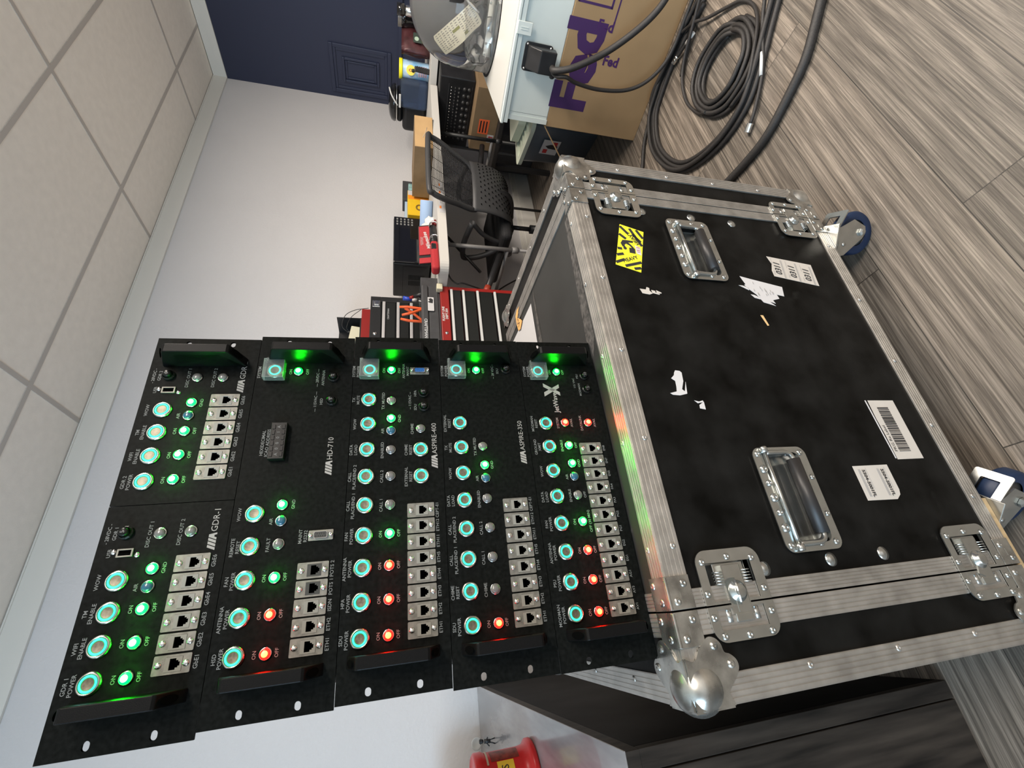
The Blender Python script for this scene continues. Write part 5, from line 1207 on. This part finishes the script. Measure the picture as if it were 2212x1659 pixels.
def pliers(loc, rz, tilt, label):
    t = thing('pliers', label, 'pliers', loc, rz, 'orange handled pliers in the tool tray')
    for s in (-1, 1):
        b = MB(); b.tube([(0, 0, 0), (s*.006, 0, .03), (s*.024, 0, .085), (s*.030, 0, .125)], [.006, .0065, .0075, .006], 10); b.T = I4; o = b.build('grip', orange, t)
        o.rotation_euler = (0, radians(tilt), 0)
    b = MB(); b.cyl((0, -.006, -.01), (0, .006, -.01), .010, n=14); b.tube([(0, 0, -.01), (0, 0, -.055)], [.009, .004], 8); o = b.build('jaws', M1('steel_jaw', (.3,.3,.3), .35, metal=.9), t); o.rotation_euler = (0, radians(tilt), 0)
pliers((1.47, 1.80, .955), 10, -12, 'orange-handled pliers in the tool tray, handles spread toward the microwave')
pliers((1.42, 1.85, .950), -20, 20, 'orange-handled pliers in the tool tray, nearest the rack panels')
t = thing('screwdriver', 'blue and white handled screwdriver standing in the tool tray', 'screwdriver', (1.545, 1.84, .945), 0)
b = MB(); b.tube([(0, 0, 0), (.01, 0, .05)], .0035, 8); b.build('shaft', silver, t)
b = MB(); b.tube([(.01, 0, .05), (.013, 0, .075)], .009, 12); b.build('collar', white_p, t)
b = MB(); b.tube([(.013, 0, .075), (.02, 0, .120)], [.010, .012], 12); b.build('handle', M1('royal_blue_plastic', (.03,.07,.45), .35), t)
t = thing('craft_knife', 'black and red handled cutter lying at the right end of the tool tray', 'cutter', (1.555, 1.77, .935), 0)
b = MB(); b.tube([(0, 0, 0), (-.01, .01, .045), (-.02, .02, .080)], [.009, .011, .008], 10); b.build('handle', blackp, t)
b = MB(); b.tube([(-.02, .02, .080), (-.025, .025, .100)], [.009, .007], 10); b.build('tip', red_p, t)
t = thing('tool_chest_top', 'black top tool chest with metal-trimmed drawers behind the tool tray', 'tool chest', (1.18, 1.98, .8885), 0)
b = MB(); b.box(0, .505, .01, .30, 0, .345, .004); b.box(0, .505, 0, .01, .29, .345, .002); b.box(.47, .505, 0, .01, 0, .29, .002); b.box(0, .02, 0, .01, 0, .29, .002); b.build('body', M1('satin_black_steel', (.018,.018,.018), .35), t)
for z0, z1 in ((.215, .285), (.145, .21), (.075, .14), (.005, .07)):
    b = MB(); b.box(.022, .466, -.003, .009, z0, z1, .002); o = b.build('drawer', M1('black_drawer_front', (.012,.013,.012), .35), t)
    b = MB(); b.box(.024, .464, -.012, -.003, z1-.018, z1-.003, .002); b.build('pull', M1('brushed_pull', (.60,.58,.57), .4, metal=.5), o)
b = MB(); b.box(.43, .475, -.004, 0, .295, .335, .002); b.box(.44, .465, -.010, -.004, .300, .325, .003); b.build('latch', silver, t)
b = MB(); b.lathe([(.011, 0), (.009, .005), (0, .006)], (.255, 0, .318), FR, 16); b.build('lock', silver, t)
b = MB(); text(b, 'CRAFTSMAN', .385, .251, .009, y=-.0036); b.build('lettering', M1('pale_grey_print', (.5,.5,.5), .5), t)
t = thing('red_tray', 'shallow red metal tray on top of the black tool chest', 'tray', (1.25, 2.02, 1.2345), 0)
b = MB(); b.box(0, .375, 0, .004, 0, .045, .001); b.box(0, .375, .20, .204, 0, .045, .001); b.box(0, .004, .004, .20, 0, .045); b.box(.371, .375, .004, .20, 0, .045); b.box(.004, .371, .004, .20, 0, .003); b.build('tray', red_p, t)
t = thing('black_parts_bin', 'black open parts bin standing in the red tray on the tool chest', 'bin', (1.19, 2.03, 1.2385), 0)
b = MB(); b.box(.10, .395, .15, .155, .002, .170); b.box(.39, .395, .02, .15, .002, .170); b.box(.10, .105, .02, .15, .002, .170); b.box(.10, .395, .02, .155, 0, .002); b.box(.10, .395, .02, .024, .002, .05); b.build('bin', blackp, t)
t = thing('power_adapter', 'cream power adapter with a thin black lead propped in the black bin', 'power adapter', (1.475, 2.06, 1.245), -8)
b = MB(); b.box(-.045, .045, 0, .03, .0, .095, .004, T=Matrix.Rotation(radians(9), 4, 'Y')); b.build('housing', cream, t)
b = MB(); b.box(.006, .016, .01, .02, .095, .108, .002, T=Matrix.Rotation(radians(9), 4, 'Y')); b.tube(smooth_path([(.025, .015, .105), (.06, .01, .135), (.12, .0, .12), (.15, -.01, .07), (.16, -.02, .0)], 6), .0018, 6); b.tube(smooth_path([(.03, .015, .10), (.05, .0, .11), (.11, .0, .09), (.155, -.01, .04)], 6), .0016, 6); b.build('lead', blackp, t)
# power lead hanging below the long table
cable('thin black lead hanging between the long table and the red tool chest', [(1.640,1.70,.850),(1.60,1.71,.83),(1.575,1.715,.80),(1.575,1.712,.76),(1.60,1.80,.60),(1.70,1.95,.50),(1.85,2.1,.46)], .004)
cable('thin black lead running down the wall under the long table', [(1.72,2.28,.84),(1.75,2.29,.70),(1.80,2.29,.56),(1.90,2.29,.50),(2.05,2.28,.42),(2.2,2.27,.2),(2.25,2.26,.006)], .005)

# ------------------------------------------------------------------ desk on the left, coffee can, small things
desk_top = mat('grey_wood_desktop', (.15,.14,.14), .22, noise=.3, nscale=3, stretch=(6, 1.2, 1), col2=(.30,.285,.28), coat=.35)
desk_front = mat('dark_grain_laminate', (.010,.0085,.0075), .55, nscale=3, stretch=(14, 14, 1.3), col2=(.058,.047,.038), detail=8, spec=.2)
desk_side = mat('shaded_side_laminate', (.003,.003,.003), .6, spec=.1, noise=.4, nscale=8)  # near-black colour carries the shade on the desk's side
t = thing('office_desk', 'dark wood-grain office desk against the pale wall, left of the flight case', 'desk', (-.192, .86, 0), 0)
b = MB(); b.box(-1.5, .001, -.002, 1.478, .7375, .740, .0005); b.build('desktop', desk_top, t)
b = MB(); b.box(-1.5, .000, -.001, 1.477, .712, .7375, .001); b.build('edge_band', desk_front, t)
b = MB(); b.box(-.030, 0, .020, 1.475, .012, .712, .001); b.build('side_panel', desk_side, t)
b = MB(); b.box(-.030, 0, 0, .019, .012, .712, .001); b.build('corner_strip', desk_front, t)
b = MB(); b.box(-1.46, -.032, 0, .018, .012, .711, .001); b.build('front_panel', desk_front, t)
b = MB(); b.box(-1.49, -1.462, .0, 1.475, .012, .712, .001); b.build('side_panel', desk_side, t)
b = MB(); b.cyl((-.018, .03, 0), (-.018, .03, .012), .016, n=14); b.build('glide', blackp, t)
b = MB(); b.cyl((-1.475, .03, 0), (-1.475, .03, .012), .016, n=14); b.build('glide', blackp, t)
t = thing('red_coffee_can', 'red plastic coffee can with a yellow label on the grey desk top', 'can', (-.345, 1.47, .7405), 0)
b = MB(); b.lathe([(0, .0), (.086, 0), (.090, .004), (.090, .014), (.084, .019), (.079, .022), (.076, .04), (.076, .130), (.080, .138), (.080, .156), (.075, .160), (.068, .156), (0, .156)], (0, 0, 0), UP, 48); b.build('can', M1('red_can_plastic', (.55,.02,.02), .3), t)
b = MB()
def wrap(a0, a1, z0, z1, r):
    n_ = 10
    for i in range(n_):
        a, a2 = radians(a0+(a1-a0)*i/n_), radians(a0+(a1-a0)*(i+1)/n_)
        b.quad([(r*cos(a), r*sin(a), z0), (r*cos(a2), r*sin(a2), z0), (r*cos(a2), r*sin(a2), z1), (r*cos(a), r*sin(a), z1)])
wrap(-66, -36, .062, .105, .0768); b.build('yellow_label', M1('yellow_can_label', (.80,.50,.04), .4), t)
b = MB(); wrap(-34, -5, .045, .118, .0766); b.build('dark_label', M1('dark_red_can_print', (.16,.02,.01), .4, noise=.7, nscale=50), t)
b = MB(); wrap(-40, 10, .125, .130, .0775); b.build('foil_strip', M1('worn_foil', (.45,.36,.25), .4), t)
b = MB(); q = text_bm('MAXI', .012); b.merge(q, Matrix.Rotation(radians(70), 4, 'Z') @ Matrix.Translation((.0, -.0776, .085)) @ FRONT) if 0 else text(b, 'S', 0, .085, .018, y=-.0776)
q = MB(); q.merge(b.b, Matrix.Rotation(radians(42), 4, 'Z')); q.build('letter', ink, t)
t = thing('toy_figure', 'tiny black toy figure standing on the desk top behind the red can', 'figurine', (-.335, 2.00, .7405), 0)
b = MB(); b.tube([(0, 0, .018), (.002, 0, .040)], [.006, .007], 10); b.sphere((.003, 0, .049), .007, n=12); b.cyl((.003, 0, .053), (.003, 0, .058), .009, .005, 10)
b.tube([(-.003, 0, .02), (-.010, 0, .0)], .0022, 6); b.tube([(.003, 0, .02), (.006, 0, .0)], .0022, 6); b.tube([(0, 0, .036), (-.014, 0, .022)], .002, 6); b.tube([(0, 0, .036), (.012, 0, .026)], .002, 6); b.build('figure', blackp, t)
t = thing('white_saucer', 'small white saucer propped upright against the wall at the back of the desk', 'saucer', (-.385, 2.295, .7405), 0)
b = MB(); b.lathe([(0, 0), (.014, 0), (.022, -.004), (.023, -.002), (.014, .003), (0, .003)], (0, .0, .024), Vector((0, 1, .15)), 28); b.build('plate', white_p, t)
t = thing('desk_radio', 'grey rounded speaker at the far edge of the desk', 'speaker', (-.66, 2.10, .7405), 0)
b = MB(); b.box(-.16, .185, 0, .12, 0, .20, .012, 3); b.build('body', M1('grey_radio_plastic', (.16,.155,.15), .5), t)
